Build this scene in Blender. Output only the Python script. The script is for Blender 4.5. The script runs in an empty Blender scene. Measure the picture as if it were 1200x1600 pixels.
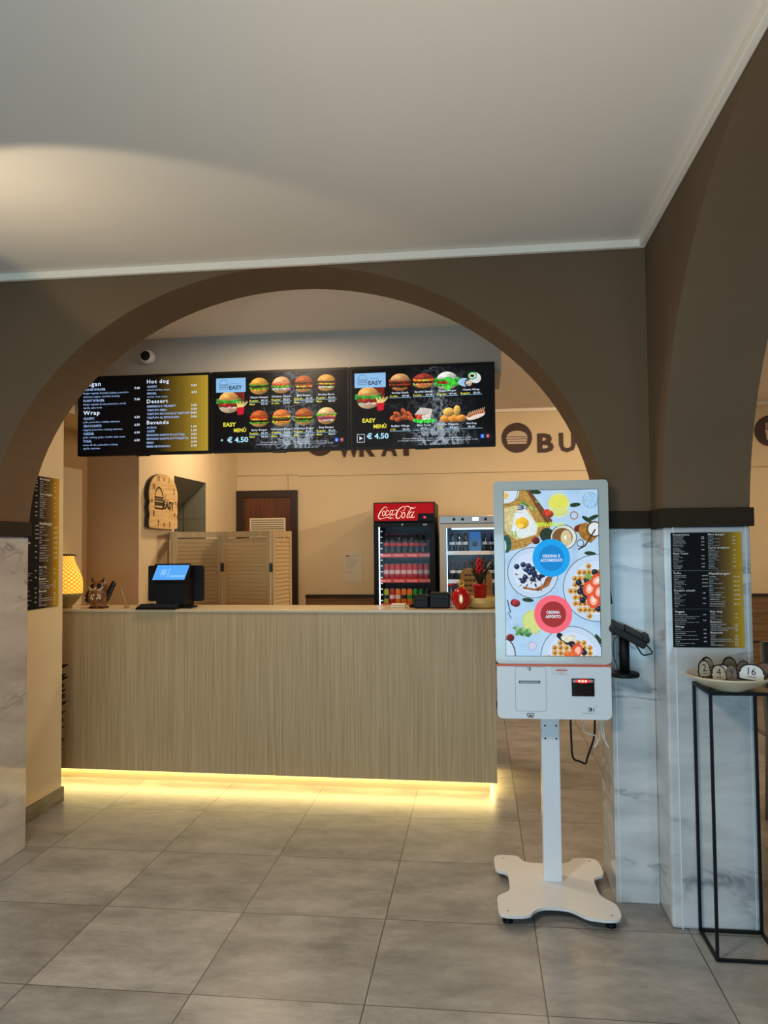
import bpy, bmesh, math, random
import numpy as np
from mathutils import Vector, Matrix, Euler
C = bpy.context.scene.collection
PI = math.pi
def lin(c):
    return tuple(((v/255)/12.92 if v/255 <= .04045 else ((v/255+.055)/1.055)**2.4) for v in c)

# ------------------------------------------------------------------ camera, world, lights, exposure
sc = bpy.context.scene
sc.view_settings.view_transform = 'Standard'
sc.view_settings.look = 'None'
sc.view_settings.exposure = 0.0
sc.view_settings.gamma = 1.0
sc.view_settings.use_curve_mapping = False
YAW, PITCH, ROLL, CAM_Z = 0.1195312, 0.0422702, -0.0098452, 1.5283
f = Vector((-math.sin(YAW)*math.cos(PITCH), math.cos(YAW)*math.cos(PITCH), math.sin(PITCH)))
r0 = f.cross(Vector((0, 0, 1))).normalized(); u0 = r0.cross(f)
r = r0*math.cos(ROLL)+u0*math.sin(ROLL); u = -r0*math.sin(ROLL)+u0*math.cos(ROLL)
cam = bpy.data.cameras.new('camera'); co = bpy.data.objects.new('camera', cam); C.objects.link(co)
cam.sensor_fit = 'VERTICAL'; cam.sensor_height = 36; cam.lens = 36*1223.88/1600
cam.clip_start = .05
co.matrix_world = Matrix(((r.x, u.x, -f.x, 0), (r.y, u.y, -f.y, 0), (r.z, u.z, -f.z, CAM_Z), (0, 0, 0, 1)))
sc.camera = co
w = bpy.data.worlds.new('world'); sc.world = w; w.use_nodes = True
w.node_tree.nodes['Background'].inputs[0].default_value = (.55, .7, 1, 1)
w.node_tree.nodes['Background'].inputs[1].default_value = 0.25
def area(name, loc, target, sx, sy, power, col, spread=PI):
    l = bpy.data.lights.new(name, 'AREA'); l.shape = 'RECTANGLE'; l.size = sx; l.size_y = sy; l.energy = power; l.color = col
    l.spread = spread
    o = bpy.data.objects.new(name, l); C.objects.link(o); o.location = loc
    o.rotation_euler = (Vector(target)-Vector(loc)).to_track_quat('-Z', 'Y').to_euler(); return o
def spot(name, loc, target, power, col, ang=90, blend=.3, rad=.05):
    l = bpy.data.lights.new(name, 'SPOT'); l.energy = power; l.color = col; l.spot_size = math.radians(ang); l.spot_blend = blend; l.shadow_soft_size = rad
    o = bpy.data.objects.new(name, l); C.objects.link(o); o.location = loc
    o.rotation_euler = (Vector(target)-Vector(loc)).to_track_quat('-Z', 'Y').to_euler(); return o
WARM = (1, .76, .50); NEUT = (1, .88, .74); DAY = (.44, .76, 1)
area('daylight_shopfront', (-.3, -1.75, .95), (-.3, 3, .62), 4.6, 1.35, 118, DAY)
spot('wall_lamp_uplight', (-1.78, 2.42, 2.22), (-1.52, 2.90, 2.85), 11, (1, .84, .58), 84, .22, .03)
spot('wall_lamp_uplight_near', (-.1, 1.3, 1.5), (.1, 2.0, 2.85), 25, (1, .87, .72), 110, 1., .1)
area('ceiling_lamp_front', (-1.2, .8, 2.78), (-1.2, .8, 0), .5, .5, 58, NEUT)
for n_, (x_, y_, e_) in enumerate(((-1.9, 6.6, 20), (.4, 6.6, 15), (2.8, 6.4, 22))):
    area('ceiling_lamp_service_%s' % 'abc'[n_], (x_, y_, 2.86), (x_, y_+.12, 0), .25, .25, e_, WARM)
area('ceiling_lamp_counter', (-1.2, 4.35, 2.86), (-1.2, 4.5, 0), .3, .3, 20, WARM)
spot('ceiling_spot_sharp', (2.1, 5.4, 2.8), (-1.1, 8.2, 1.5), 150, WARM, 100, .5, .03)

# ------------------------------------------------------------------ materials
MATS = {}
def mat(name, col, rough=.5, metal=0., emit=None, estr=1., spec=.5, bump=None, coat=0.):
    if name in MATS: return MATS[name]
    m = bpy.data.materials.new(name); m.use_nodes = True; b = m.node_tree.nodes['Principled BSDF']
    b.inputs['Base Color'].default_value = (*lin(col), 1); b.inputs['Roughness'].default_value = rough
    b.inputs['Metallic'].default_value = metal; b.inputs['Specular IOR Level'].default_value = spec
    b.inputs['Coat Weight'].default_value = coat
    if emit: b.inputs['Emission Color'].default_value = (*lin(emit), 1); b.inputs['Emission Strength'].default_value = estr
    N = m.node_tree.nodes; L = m.node_tree.links
    nz = N.new('ShaderNodeTexNoise'); nz.inputs['Scale'].default_value = 35; nz.inputs['Detail'].default_value = 3
    bp = N.new('ShaderNodeBump'); bp.inputs['Strength'].default_value = bump if bump else .02; bp.inputs['Distance'].default_value = .002
    tc = N.new('ShaderNodeTexCoord'); L.new(tc.outputs['Object'], nz.inputs['Vector'])
    L.new(nz.outputs['Fac'], bp.inputs['Height']); L.new(bp.outputs['Normal'], b.inputs['Normal'])
    MATS[name] = m; return m
def glow(name, col, s):
    if name in MATS: return MATS[name]
    return mat(name, (0, 0, 0), .5, emit=col, estr=s)
def noise_mat(name, c1, c2, scale=(1, 1, 1), nscale=3., detail=6., rough=.5, lo=.35, hi=.65, dist=0., bump=.0, coord='Object', spec=.5, metal=0.):
    if name in MATS: return MATS[name]
    m = mat(name, c1, rough, metal, spec=spec); N = m.node_tree.nodes; L = m.node_tree.links; b = N['Principled BSDF']
    tc = N.new('ShaderNodeTexCoord'); mp = N.new('ShaderNodeMapping'); mp.inputs['Scale'].default_value = scale
    nz = N.new('ShaderNodeTexNoise'); nz.inputs['Scale'].default_value = nscale; nz.inputs['Detail'].default_value = detail; nz.inputs['Distortion'].default_value = dist
    rp = N.new('ShaderNodeValToRGB'); rp.color_ramp.elements[0].position = lo; rp.color_ramp.elements[1].position = hi
    rp.color_ramp.elements[0].color = (*lin(c1), 1); rp.color_ramp.elements[1].color = (*lin(c2), 1)
    L.new(tc.outputs[coord], mp.inputs[0]); L.new(mp.outputs[0], nz.inputs['Vector']); L.new(nz.outputs['Fac'], rp.inputs[0]); L.new(rp.outputs[0], b.inputs['Base Color'])
    if bump:
        bp = N.new('ShaderNodeBump'); bp.inputs['Strength'].default_value = bump; bp.inputs['Distance'].default_value = .002
        L.new(nz.outputs['Fac'], bp.inputs['Height']); L.new(bp.outputs['Normal'], b.inputs['Normal'])
    return m
M_TAUPE = noise_mat('taupe_wall_paint', (110, 88, 65), (115, 93, 70), nscale=2, rough=.85, spec=.2)
M_BAND = mat('dark_impost_paint', (50, 39, 26), .8, spec=.2)
M_CREAM = noise_mat('cream_wall_paint', (226, 204, 166), (232, 210, 172), nscale=2, rough=.8, spec=.2)
M_CREAM_L = mat('pale_cream_panel', (240, 222, 186), .7, spec=.2)
M_TAN = mat('tan_wall_paint', (205, 172, 130), .8, spec=.2)
M_CEIL = noise_mat('ceiling_paint', (236, 224, 210), (239, 227, 214), nscale=1.2, rough=.9, spec=.1)
M_CORN = mat('white_cornice', (252, 240, 222), .6)
M_GREYW = mat('grey_stair_paint', (120, 118, 100), .8)
M_SKIRT = noise_mat('skirting_tile', (92, 82, 66), (124, 112, 92), scale=(3, 3, 12), nscale=3, rough=.4)
M_DADO = noise_mat('wainscot_wood', (112, 84, 54), (138, 106, 70), scale=(1, 1, 14), nscale=3, rough=.45)
M_DARKW = mat('dark_brown_wood', (50, 34, 24), .4)
M_DOORW = noise_mat('door_veneer', (84, 44, 22), (110, 62, 32), scale=(16, 16, 1), nscale=2.5, rough=.35)
M_BLACK = mat('black_plastic', (11, 11, 12), .45, spec=.25)
M_BLKMET = mat('black_painted_metal', (13, 13, 14), .55, spec=.25)
M_WHITE = mat('white_lacquer', (232, 236, 240), .22, coat=.3)
M_WHITEB = mat('white_painted_steel', (228, 228, 226), .35)
M_GREYP = mat('grey_plastic', (150, 150, 150), .4)
M_STEEL = mat('brushed_steel', (176, 172, 168), .35, .8)
M_RED = mat('cooler_red', (176, 6, 16), .45, emit=(150, 4, 12), estr=.22, spec=.2)
M_PRINT = mat('dark_print', (44, 48, 60), .6)
M_BROWNSIGN = mat('sign_brown', (70, 44, 34), .6)

# marble: noise veins
def marble(name, base, tint, vein, rough=.12, amt=.85):
    m = mat(name, base, rough, coat=.2); N = m.node_tree.nodes; L = m.node_tree.links; b = N['Principled BSDF']
    tc = N.new('ShaderNodeTexCoord'); mp = N.new('ShaderNodeMapping'); mp.inputs['Scale'].default_value = (1.1, 1.1, 4.2); mp.inputs['Rotation'].default_value = (.12, .22, 0)
    def noise(sc_, det, dist, rg=.5):
        n = N.new('ShaderNodeTexNoise'); n.inputs['Scale'].default_value = sc_; n.inputs['Detail'].default_value = det; n.inputs['Distortion'].default_value = dist; n.inputs['Roughness'].default_value = rg
        L.new(mp.outputs[0], n.inputs['Vector']); return n
    def ramp(src, stops):
        r_ = N.new('ShaderNodeValToRGB'); e = r_.color_ramp.elements
        while len(e) < len(stops): e.new(.5)
        for q, (p, c) in zip(e, stops): q.position = p; q.color = (*c, 1)
        L.new(src, r_.inputs[0]); return r_
    L.new(tc.outputs['Object'], mp.inputs[0])
    r1 = ramp(noise(1.6, 8, .5, .6).outputs['Fac'], [(.34, lin(base)), (.7, lin(tint))])
    r2 = ramp(noise(.9, 5, 1.0, .55).outputs['Fac'], [(.475, (0, 0, 0)), (.50, (amt,)*3), (.54, (0, 0, 0))])
    r3 = ramp(noise(1.1, 3, 0).outputs['Fac'], [(.48, (0, 0, 0)), (.66, (1, 1, 1))])
    mu = N.new('ShaderNodeMath'); mu.operation = 'MULTIPLY'; L.new(r2.outputs[0], mu.inputs[0]); L.new(r3.outputs[0], mu.inputs[1])
    mx = N.new('ShaderNodeMixRGB'); mx.inputs[2].default_value = (*lin(vein), 1)
    L.new(mu.outputs[0], mx.inputs[0]); L.new(r1.outputs[0], mx.inputs[1]); L.new(mx.outputs[0], b.inputs['Base Color'])
    return m
M_MARB = marble('pale_marble', (214, 215, 212), (176, 178, 178), (104, 110, 120))
M_MARBL = marble('grey_marble', (200, 192, 184), (172, 162, 154), (128, 120, 114), .1)

# floor: 60 cm concrete-look tiles
def floor_mat():
    m = mat('grey_floor_tiles', (120, 116, 108), .3); N = m.node_tree.nodes; L = m.node_tree.links; b = N['Principled BSDF']
    tc = N.new('ShaderNodeTexCoord'); mp = N.new('ShaderNodeMapping'); mp.inputs['Location'].default_value = (2.2+6, -4.445+12.0, 0)
    br = N.new('ShaderNodeTexBrick'); br.offset = 0; br.squash = 1; br.inputs['Scale'].default_value = 1
    br.inputs['Brick Width'].default_value = .6; br.inputs['Row Height'].default_value = .6; br.inputs['Mortar Size'].default_value = .0022; br.inputs['Mortar Smooth'].default_value = .1
    br.inputs['Color1'].default_value = (.0, .0, .0, 1); br.inputs['Color2'].default_value = (1, 1, 1, 1); br.inputs['Mortar'].default_value = (.5, .5, .5, 1)
    L.new(tc.outputs['Object'], mp.inputs[0]); L.new(mp.outputs[0], br.inputs['Vector'])
    # per-tile offset of the cloud pattern
    ad = N.new('ShaderNodeVectorMath'); ad.operation = 'MULTIPLY_ADD'; ad.inputs[1].default_value = (7, 5, 3)
    L.new(br.outputs['Color'], ad.inputs[0]); L.new(mp.outputs[0], ad.inputs[2])
    mp2 = N.new('ShaderNodeMapping'); mp2.inputs['Scale'].default_value = (1, 1.9, 1); L.new(ad.outputs[0], mp2.inputs[0])
    n1 = N.new('ShaderNodeTexNoise'); n1.inputs['Scale'].default_value = 2.6; n1.inputs['Detail'].default_value = 12; n1.inputs['Roughness'].default_value = .75; n1.inputs['Distortion'].default_value = .15
    L.new(mp2.outputs[0], n1.inputs['Vector'])
    rp = N.new('ShaderNodeValToRGB'); e = rp.color_ramp.elements; e[0].position = .34; e[0].color = (*lin((122, 120, 115)), 1); e[1].position = .68; e[1].color = (*lin((176, 173, 167)), 1)
    L.new(n1.outputs['Fac'], rp.inputs[0])
    hs = N.new('ShaderNodeHueSaturation'); ma = N.new('ShaderNodeMath'); ma.operation = 'MULTIPLY_ADD'; ma.inputs[1].default_value = .26; ma.inputs[2].default_value = .84
    sp = N.new('ShaderNodeSeparateColor'); L.new(br.outputs['Color'], sp.inputs[0]); L.new(sp.outputs[0], ma.inputs[0]); L.new(ma.outputs[0], hs.inputs['Value']); L.new(rp.outputs[0], hs.inputs['Color'])
    mx = N.new('ShaderNodeMixRGB'); mx.inputs[2].default_value = (*lin((70, 64, 56)), 1)
    L.new(br.outputs['Fac'], mx.inputs[0]); L.new(hs.outputs[0], mx.inputs[1]); L.new(mx.outputs[0], b.inputs['Base Color'])
    r2 = N.new('ShaderNodeMapRange'); r2.inputs['To Min'].default_value = .24; r2.inputs['To Max'].default_value = .40; L.new(n1.outputs['Fac'], r2.inputs[0]); L.new(r2.outputs[0], b.inputs['Roughness'])
    return m
M_FLOOR = floor_mat()
M_OAK = noise_mat('light_oak_laminate', (164, 141, 102), (204, 182, 140), scale=(42, 42, .7), nscale=2.6, detail=9, rough=.45, lo=.22, hi=.78, bump=.05)
M_LEDGE = mat('pale_counter_top', (214, 196, 160), .25)
M_PINE = noise_mat('pale_pine', (206, 176, 124), (224, 196, 146), scale=(10, 10, 1), nscale=3, rough=.5)
def glass_mat(name, tint=(255, 255, 255), refl=.004):
    m = bpy.data.materials.new(name); m.use_nodes = True; N = m.node_tree.nodes; L = m.node_tree.links; N.clear()
    o = N.new('ShaderNodeOutputMaterial'); mx = N.new('ShaderNodeMixShader'); t = N.new('ShaderNodeBsdfTransparent'); g = N.new('ShaderNodeBsdfGlossy')
    t.inputs[0].default_value = (*lin(tint), 1); g.inputs['Roughness'].default_value = .02
    fr = N.new('ShaderNodeLayerWeight'); fr.inputs[0].default_value = .25; mr = N.new('ShaderNodeMapRange'); mr.inputs['To Min'].default_value = refl; mr.inputs['To Max'].default_value = .25
    L.new(fr.outputs['Facing'], mr.inputs[0]); L.new(mr.outputs[0], mx.inputs[0]); L.new(t.outputs[0], mx.inputs[1]); L.new(g.outputs[0], mx.inputs[2]); L.new(mx.outputs[0], o.inputs[0])
    MATS[name] = m; return m
M_GLASS = glass_mat('door_glass')

# ------------------------------------------------------------------ mesh builder
class MB:
    def __init__(s): s.b = bmesh.new(); s.mi = 0; s.sm = False
    def _fin(s, faces):
        for q in faces: q.material_index = s.mi; q.smooth = s.sm
    def box(s, x0, x1, y0, y1, z0, z1, mtx=None, bev=0.):
        r_ = bmesh.ops.create_cube(s.b, size=1); vs = r_['verts']
        for v in vs:
            v.co = Vector(((x0+x1)/2+v.co.x*(x1-x0), (y0+y1)/2+v.co.y*(y1-y0), (z0+z1)/2+v.co.z*(z1-z0)))
        fs = {q for v in vs for q in v.link_faces}; s._fin(fs)
        if bev:
            es = {e for v in vs for e in v.link_edges}
            rr = bmesh.ops.bevel(s.b, geom=list(es), offset=bev, segments=2, affect='EDGES', profile=.5)
            vs = list({v for q in rr['faces'] for v in q.verts} | {v for v in vs if v.is_valid}); s._fin({q for v in vs for q in v.link_faces})
        if mtx is not None:
            for v in vs: v.co = mtx @ v.co
        return s
    def prism(s, pts, d0, d1, plane='xz', mtx=None, bev=0.):
        """outline pts (a,b) extruded between d0 and d1 on the remaining axis"""
        def P(a, b_, d): return {'xz': (a, d, b_), 'xy': (a, b_, d), 'yz': (d, a, b_)}[plane]
        n = len(pts)
        v0 = [s.b.verts.new(P(a, b_, d0)) for a, b_ in pts]; v1 = [s.b.verts.new(P(a, b_, d1)) for a, b_ in pts]
        fs = [s.b.faces.new(v0), s.b.faces.new(v1[::-1])]
        for i in range(n): fs.append(s.b.faces.new((v0[i], v0[(i+1) % n], v1[(i+1) % n], v1[i])))
        s._fin(fs)
        for q in fs[:2]: q.smooth = False
        if bev:
            es = [e for q in fs[:2] for e in q.edges]
            rr = bmesh.ops.bevel(s.b, geom=list(set(es)), offset=bev, segments=2, affect='EDGES', profile=.5); s._fin(rr['faces'])
        allv = {v for q in s.b.faces if q.is_valid for v in q.verts} if bev else set(v0+v1)
        if mtx is not None:
            for v in (set(v0+v1) if not bev else allv):
                if v.is_valid: v.co = mtx @ v.co
        return s
    def lathe(s, prof, c=(0, 0, 0), n=32, mtx=None, cap=True):
        s2 = s.sm; s.sm = True; rings = []
        for rr, z in prof:
            rings.append([s.b.verts.new((c[0]+rr*math.cos(2*PI*k/n), c[1]+rr*math.sin(2*PI*k/n), c[2]+z)) for k in range(n)])
        fs = []
        for a, b_ in zip(rings, rings[1:]):
            for k in range(n): fs.append(s.b.faces.new((a[k], a[(k+1) % n], b_[(k+1) % n], b_[k])))
        if cap:
            fs.append(s.b.faces.new(rings[0][::-1])); fs.append(s.b.faces.new(rings[-1]))
        s._fin(fs); s.sm = s2
        if cap: fs[-1].smooth = fs[-2].smooth = False
        if mtx is not None:
            for R_ in rings:
                for v in R_: v.co = mtx @ v.co
        return s
    def tube(s, path, rad, n=8, close=False):
        s2 = s.sm; s.sm = True; P = [Vector(p) for p in path]; rings = []; m_ = len(P); prev = None
        for i, p in enumerate(P):
            if close: t = (P[(i+1) % m_]-P[i-1])
            else: t = (P[min(i+1, m_-1)]-P[max(i-1, 0)])
            t.normalize()
            if prev is None:
                a = t.orthogonal().normalized()
            else:
                a = (prev-t*prev.dot(t)).normalized()
            prev = a; b_ = t.cross(a); R_ = rad[i] if hasattr(rad, '__len__') else rad
            rings.append([s.b.verts.new(p+(a*math.cos(2*PI*k/n)+b_*math.sin(2*PI*k/n))*R_) for k in range(n)])
        fs = []; prs = list(zip(rings, rings[1:]))+([(rings[-1], rings[0])] if close else [])
        for a, b_ in prs:
            for k in range(n): fs.append(s.b.faces.new((a[k], a[(k+1) % n], b_[(k+1) % n], b_[k])))
        if not close: fs.append(s.b.faces.new(rings[0][::-1])); fs.append(s.b.faces.new(rings[-1]))
        s._fin(fs); s.sm = s2; return s
    def ball(s, c, rx, ry, rz, mtx=None, u=16, v=10):
        s2 = s.sm; s.sm = True
        r_ = bmesh.ops.create_uvsphere(s.b, u_segments=u, v_segments=v, radius=1); vs = r_['verts']
        for q in vs:
            q.co = Vector((q.co.x*rx, q.co.y*ry, q.co.z*rz))
            if mtx is not None: q.co = mtx @ q.co
            q.co += Vector(c)
        s._fin({q for w_ in vs for q in w_.link_faces}); s.sm = s2; return s
    def poly(s, pts3):
        q = s.b.faces.new([s.b.verts.new(p) for p in pts3]); s._fin([q]); return s
    def flat(s, pts, y):
        """flat shape in the local XZ plane facing -Y"""
        return s.poly([(a, y, b_) for a, b_ in pts])
    def text(s, t, x, z, h, y=0., w=None, align='LEFT', bold=0., res=2, sx=1., space=1., shear=0.):
        cu = bpy.data.curves.new('t', 'FONT'); cu.body = t; cu.size = 1; cu.resolution_u = res; cu.offset = bold; cu.space_character = space; cu.shear = shear
        ob = bpy.data.objects.new('t', cu); me = bpy.data.meshes.new_from_object(ob)
        bpy.data.objects.remove(ob); bpy.data.curves.remove(cu)
        n = len(me.vertices)
        if n:
            cs = np.empty(n*3); me.vertices.foreach_get('co', cs); cs = cs.reshape(-1, 3)
            k = h/.72; xs = cs[:, 0]*k*sx; xs -= xs.min()
            if w: xs *= w/max(xs.max(), 1e-6)
            W_ = xs.max(); off = {'LEFT': 0, 'CENTER': -W_/2, 'RIGHT': -W_}[align]
            out = np.stack([x+off+xs, np.full(n, y), z+cs[:, 1]*k], 1)
            me.vertices.foreach_set('co', out.ravel())
            f0 = len(s.b.faces); s.b.from_mesh(me); s.b.faces.ensure_lookup_table()
            for q in s.b.faces[f0:]: q.material_index = s.mi; q.smooth = False
        bpy.data.meshes.remove(me); return s
def worldloc(o):
    v = Vector((0, 0, 0))
    while o is not None: v += o.location; o = o.parent
    return v
def finish(name, mb, mats, parent=None, loc=None, rotz=0., local=False, recalc=True):
    if recalc: bmesh.ops.recalc_face_normals(mb.b, faces=mb.b.faces)
    if not isinstance(mats, (list, tuple)): mats = [mats]
    base = Vector(loc) if loc else Vector((0, 0, 0))
    off = (worldloc(parent) if parent else Vector((0, 0, 0)))+(Vector((0, 0, 0)) if parent else base)
    if not local:
        for v in mb.b.verts: v.co -= off
    me = bpy.data.meshes.new(name); mb.b.to_mesh(me); mb.b.free()
    for m in mats: me.materials.append(m)
    o = bpy.data.objects.new(name, me); C.objects.link(o)
    if parent: o.parent = parent
    elif loc: o.location = base; o.rotation_euler = (0, 0, rotz)
    return o
def tag(o, label=None, cat=None, group=None, kind=None):
    if label: o['label'] = label
    if cat: o['category'] = cat
    if group: o['group'] = group
    if kind: o['kind'] = kind
    return o
def thing(name, label, cat, loc, rotz=0., group=None):
    o = bpy.data.objects.new(name, None); C.objects.link(o); o.location = loc; o.rotation_euler = (0, 0, rotz); o.empty_display_size = .05
    return tag(o, label, cat, group)
def struct(name, mb, mats, **k): return tag(finish(name, mb, mats, **k), kind='structure')
def dup(root, loc=None, rotz=None, label=None, group=None):
    c = root.copy(); C.objects.link(c)
    if loc: c.location = loc
    if rotz is not None: c.rotation_euler = (0, 0, rotz)
    if label: c['label'] = label
    if group: c['group'] = group
    for ch in list(root.children):
        d = ch.copy(); C.objects.link(d); d.parent = c
        for g in list(ch.children):
            e = g.copy(); C.objects.link(e); e.parent = d
    return c
def rrect(x0, x1, z0, z1, r_, n=6):
    P = []
    for cx, cz, a0 in ((x1-r_, z0+r_, -PI/2), (x1-r_, z1-r_, 0), (x0+r_, z1-r_, PI/2), (x0+r_, z0+r_, PI)):
        for k in range(n+1): a = a0+PI/2*k/n; P.append((cx+r_*math.cos(a), cz+r_*math.sin(a)))
    return P
def ell(cx, cz, rx, rz, n=32, a0=0., a1=2*PI, rot=0.):
    P = []
    full = abs(a1-a0-2*PI) < 1e-6
    for k in range(n if full else n+1):
        a = a0+(a1-a0)*k/n; x, z = rx*math.cos(a), rz*math.sin(a)
        P.append((cx+x*math.cos(rot)-z*math.sin(rot), cz+x*math.sin(rot)+z*math.cos(rot)))
    return P
def smooth_poly(P, it=2):
    for _ in range(it):
        Q = []
        for i in range(len(P)):
            a, b_ = P[i], P[(i+1) % len(P)]
            Q += [(a[0]*.75+b_[0]*.25, a[1]*.75+b_[1]*.25), (a[0]*.25+b_[0]*.75, a[1]*.25+b_[1]*.75)]
        P = Q
    return P

# ------------------------------------------------------------------ setting
ZC, ZB = 2.85, 2.93
struct('floor', MB().box(-4.2, 4.6, -2.4, 8.6, -.1, 0), M_FLOOR)
struct('ceiling', MB().box(-4.2, 1.2, -2.4, 3.82, ZC, ZC+.15), M_CEIL)
b = MB(); b.box(-4.2, 4.6, 3.82, 8.6, ZB, ZB+.15); b.box(1.08, 4.6, -2.4, 3.82, ZB, ZB+.15)
struct('ceiling_service', b, M_CEIL)
AX, AW, AZ, AH = -.88, 1.44, 1.58, 1.24      # arch centre, half width, spring, rise
Z0, Z1 = 1.59, 1.665                          # impost band
def archpts(c, n=56):
    P = []
    zk = Z1-.01; a_s = math.asin((zk-AZ)/AH)
    for k in range(n+1):
        a = PI-a_s-(PI-2*a_s)*k/n; P.append((c+AW*math.cos(a), AZ+AH*math.sin(a)))
    return P
zk = Z1-.01
ar = archpts(AX)
pts = [(-4.2, zk)]+ar+[(.741, zk), (.741, ZC+.05), (-4.2, ZC+.05)]
b = MB(); b.prism(pts, 3.49, 3.82, 'xz'); struct('wall_arched', b, M_TAUPE)
# side wall with the same arch running towards the viewer
SC_ = 3.286-AW
ar2 = [(y, z) for y, z in archpts(SC_)]
pts = [(-2.4, zk), (SC_-AW, zk)]+ar2[1:-1]+[(SC_+AW, zk), (3.82, zk), (3.82, ZB+.05), (-2.4, ZB+.05)]
b = MB(); b.prism(pts, .741, 1.08, 'yz'); struct('wall_right_arched', b, M_TAUPE)
b = MB(); b.box(.741, 1.08, -2.4, SC_-AW, 0, zk); struct('wall_right_pier', b, M_MARB)
# marble-clad piers
b = MB(); b.box(AX+AW, .741, 3.49, 3.82, 0, Z0, bev=.004); struct('wall_pier_right', b, M_MARB)
b = MB(); b.box(.741, 1.08, 3.28, 3.82, 0, Z0, bev=.012)
struct('wall_pier_side', b, M_MARB)
b = MB(); b.box(.778, .782, 3.2785, 3.281, 0, Z0); b.box(1.058, 1.061, 3.2785, 3.281, 0, Z0); b.box(.576, .579, 3.4885, 3.491, 0, Z0)
struct('trim_marble_joint', b, mat('marble_joint', (228, 232, 232), .3))
b = MB(); b.box(-4.2, AX-AW, 3.49, 3.82, 0, Z0, bev=.004); struct('wall_pier_left', b, M_MARBL)
e_ = .012
b = MB(); b.box(AX+AW-e_, .741, 3.49-e_, 3.82+e_, Z0, Z1, bev=.004); struct('trim_impost_inner', b, M_BAND)
b = MB(); b.box(.741-e_, 1.08+e_, 3.28-e_, 3.82+e_, Z0, Z1, bev=.004); struct('trim_impost_side', b, M_BAND)
b = MB(); b.box(-4.2, AX-AW+e_, 3.49-e_, 3.82+e_, Z0, Z1, bev=.004); struct('trim_impost_left', b, M_BAND)
# cornices
def cornice(name, x0, x1, y0, y1, z): struct(name, MB().box(x0, x1, y0, y1, z-.035, z, bev=.005), M_CORN)
cornice('trim_cornice_arch', -4.2, .741, 3.462, 3.49, ZC)
cornice('trim_cornice_right', .713, .741, -2.4, 3.462, ZC)
cornice('trim_cornice_back', -2.58, 4.2, 8.165, 8.2, ZB)
# service room shell
b = MB(); b.box(-4.2, 4.6, 8.2, 8.5, 0, ZB); struct('wall_back', b, M_CREAM)
b = MB(); b.box(-1.9, 4.2, 8.194, 8.2, 2.272, 2.277); b.box(-2.58, -1.9, 8.194, 8.2, 2.287, 2.292); b.box(-2.02, -2.016, 8.195, 8.2, 2.12, 2.287)
struct('trim_panel_joint', b, mat('panel_joint', (176, 150, 108), .7))
b = MB(); b.box(-1.83, 4.2, 8.185, 8.2, .0, .985); struct('wall_wainscot', b, M_DADO)
b = MB(); b.box(-1.83, 4.2, 8.17, 8.2, .985, 1.012); b.box(-1.83, 4.2, 8.176, 8.186, .53, .545); struct('trim_dado_rail', b, M_DARKW)
b = MB(); b.box(4.2, 4.6, -2.4, 8.2, 0, ZB); struct('wall_right_far', b, M_CREAM)
# wall carrying the clock, with the opening to the stair
b = MB()
b.box(-2.8, -2.58, 5.73, 6.43, 0, ZB); b.box(-2.8, -2.58, 7.22, 8.2, 0, ZB); b.box(-2.8, -2.58, 6.43, 7.22, 2.14, ZB)
struct('wall_clock_side', b, M_CREAM)
b = MB(); b.box(-4.2, -2.581, 5.729, 5.85, 0, ZB); struct('wall_recess_end', b, M_TAN)
b = MB(); b.box(-4.2, -2.8, 7.22, 7.4, 0, ZB); b.box(-2.8, -2.583, 7.215, 7.2195, 0, 2.139); b.box(-3.4, -2.583, 7.2135, 7.215, 1.80, 1.803); b.box(-4.2, -3.9, 5.85, 7.22, 0, ZB); struct('wall_stair', b, M_GREYW)
b = MB(); b.prism([(-2.585, 2.139), (-3.6, 1.28), (-3.6, 1.5), (-2.81, 2.17), (-2.585, 2.1395)], 6.431, 7.214, 'xz'); struct('ceiling_stair', b, M_GREYW)
# left side of the counter area
b = MB(); b.box(-2.75, -2.53, 3.82, 4.54, 0, ZB, bev=.003); struct('wall_left', b, M_CREAM)
b = MB(); b.box(-4.2, -2.75, 3.82, 4.2, 0, ZB); b.box(-4.2, -3.0, 4.2, 5.73, 0, 2.42); b.box(-4.2, -3.0, 4.2, 5.73, 2.42, ZB); struct('wall_recess_left', b, M_TAN)
b = MB(); b.box(-3.0, -2.97, 5.2, 5.6, 0, 2.12, bev=.003); struct('trim_recess_panel', b, M_CREAM_L)
b = MB(); b.box(-3.0, -2.66, 4.6, 5.73, 2.42, 2.9); struct('ceiling_recess_soffit', b, M_CREAM)
b = MB(); b.box(-2.53, -2.518, 3.82, 4.545, 0, .085, bev=.002); b.box(-2.75, -2.518, 4.54, 4.552, 0, .085, bev=.002); struct('baseboard_left', b, M_SKIRT)
# bulkhead beam carrying the screens
b = MB(); b.box(-2.66, .16, 5.0, 5.55, 2.62, ZB); struct('ceiling_bulkhead', b, mat('bulkhead_paint', (178, 172, 162), .85))
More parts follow.
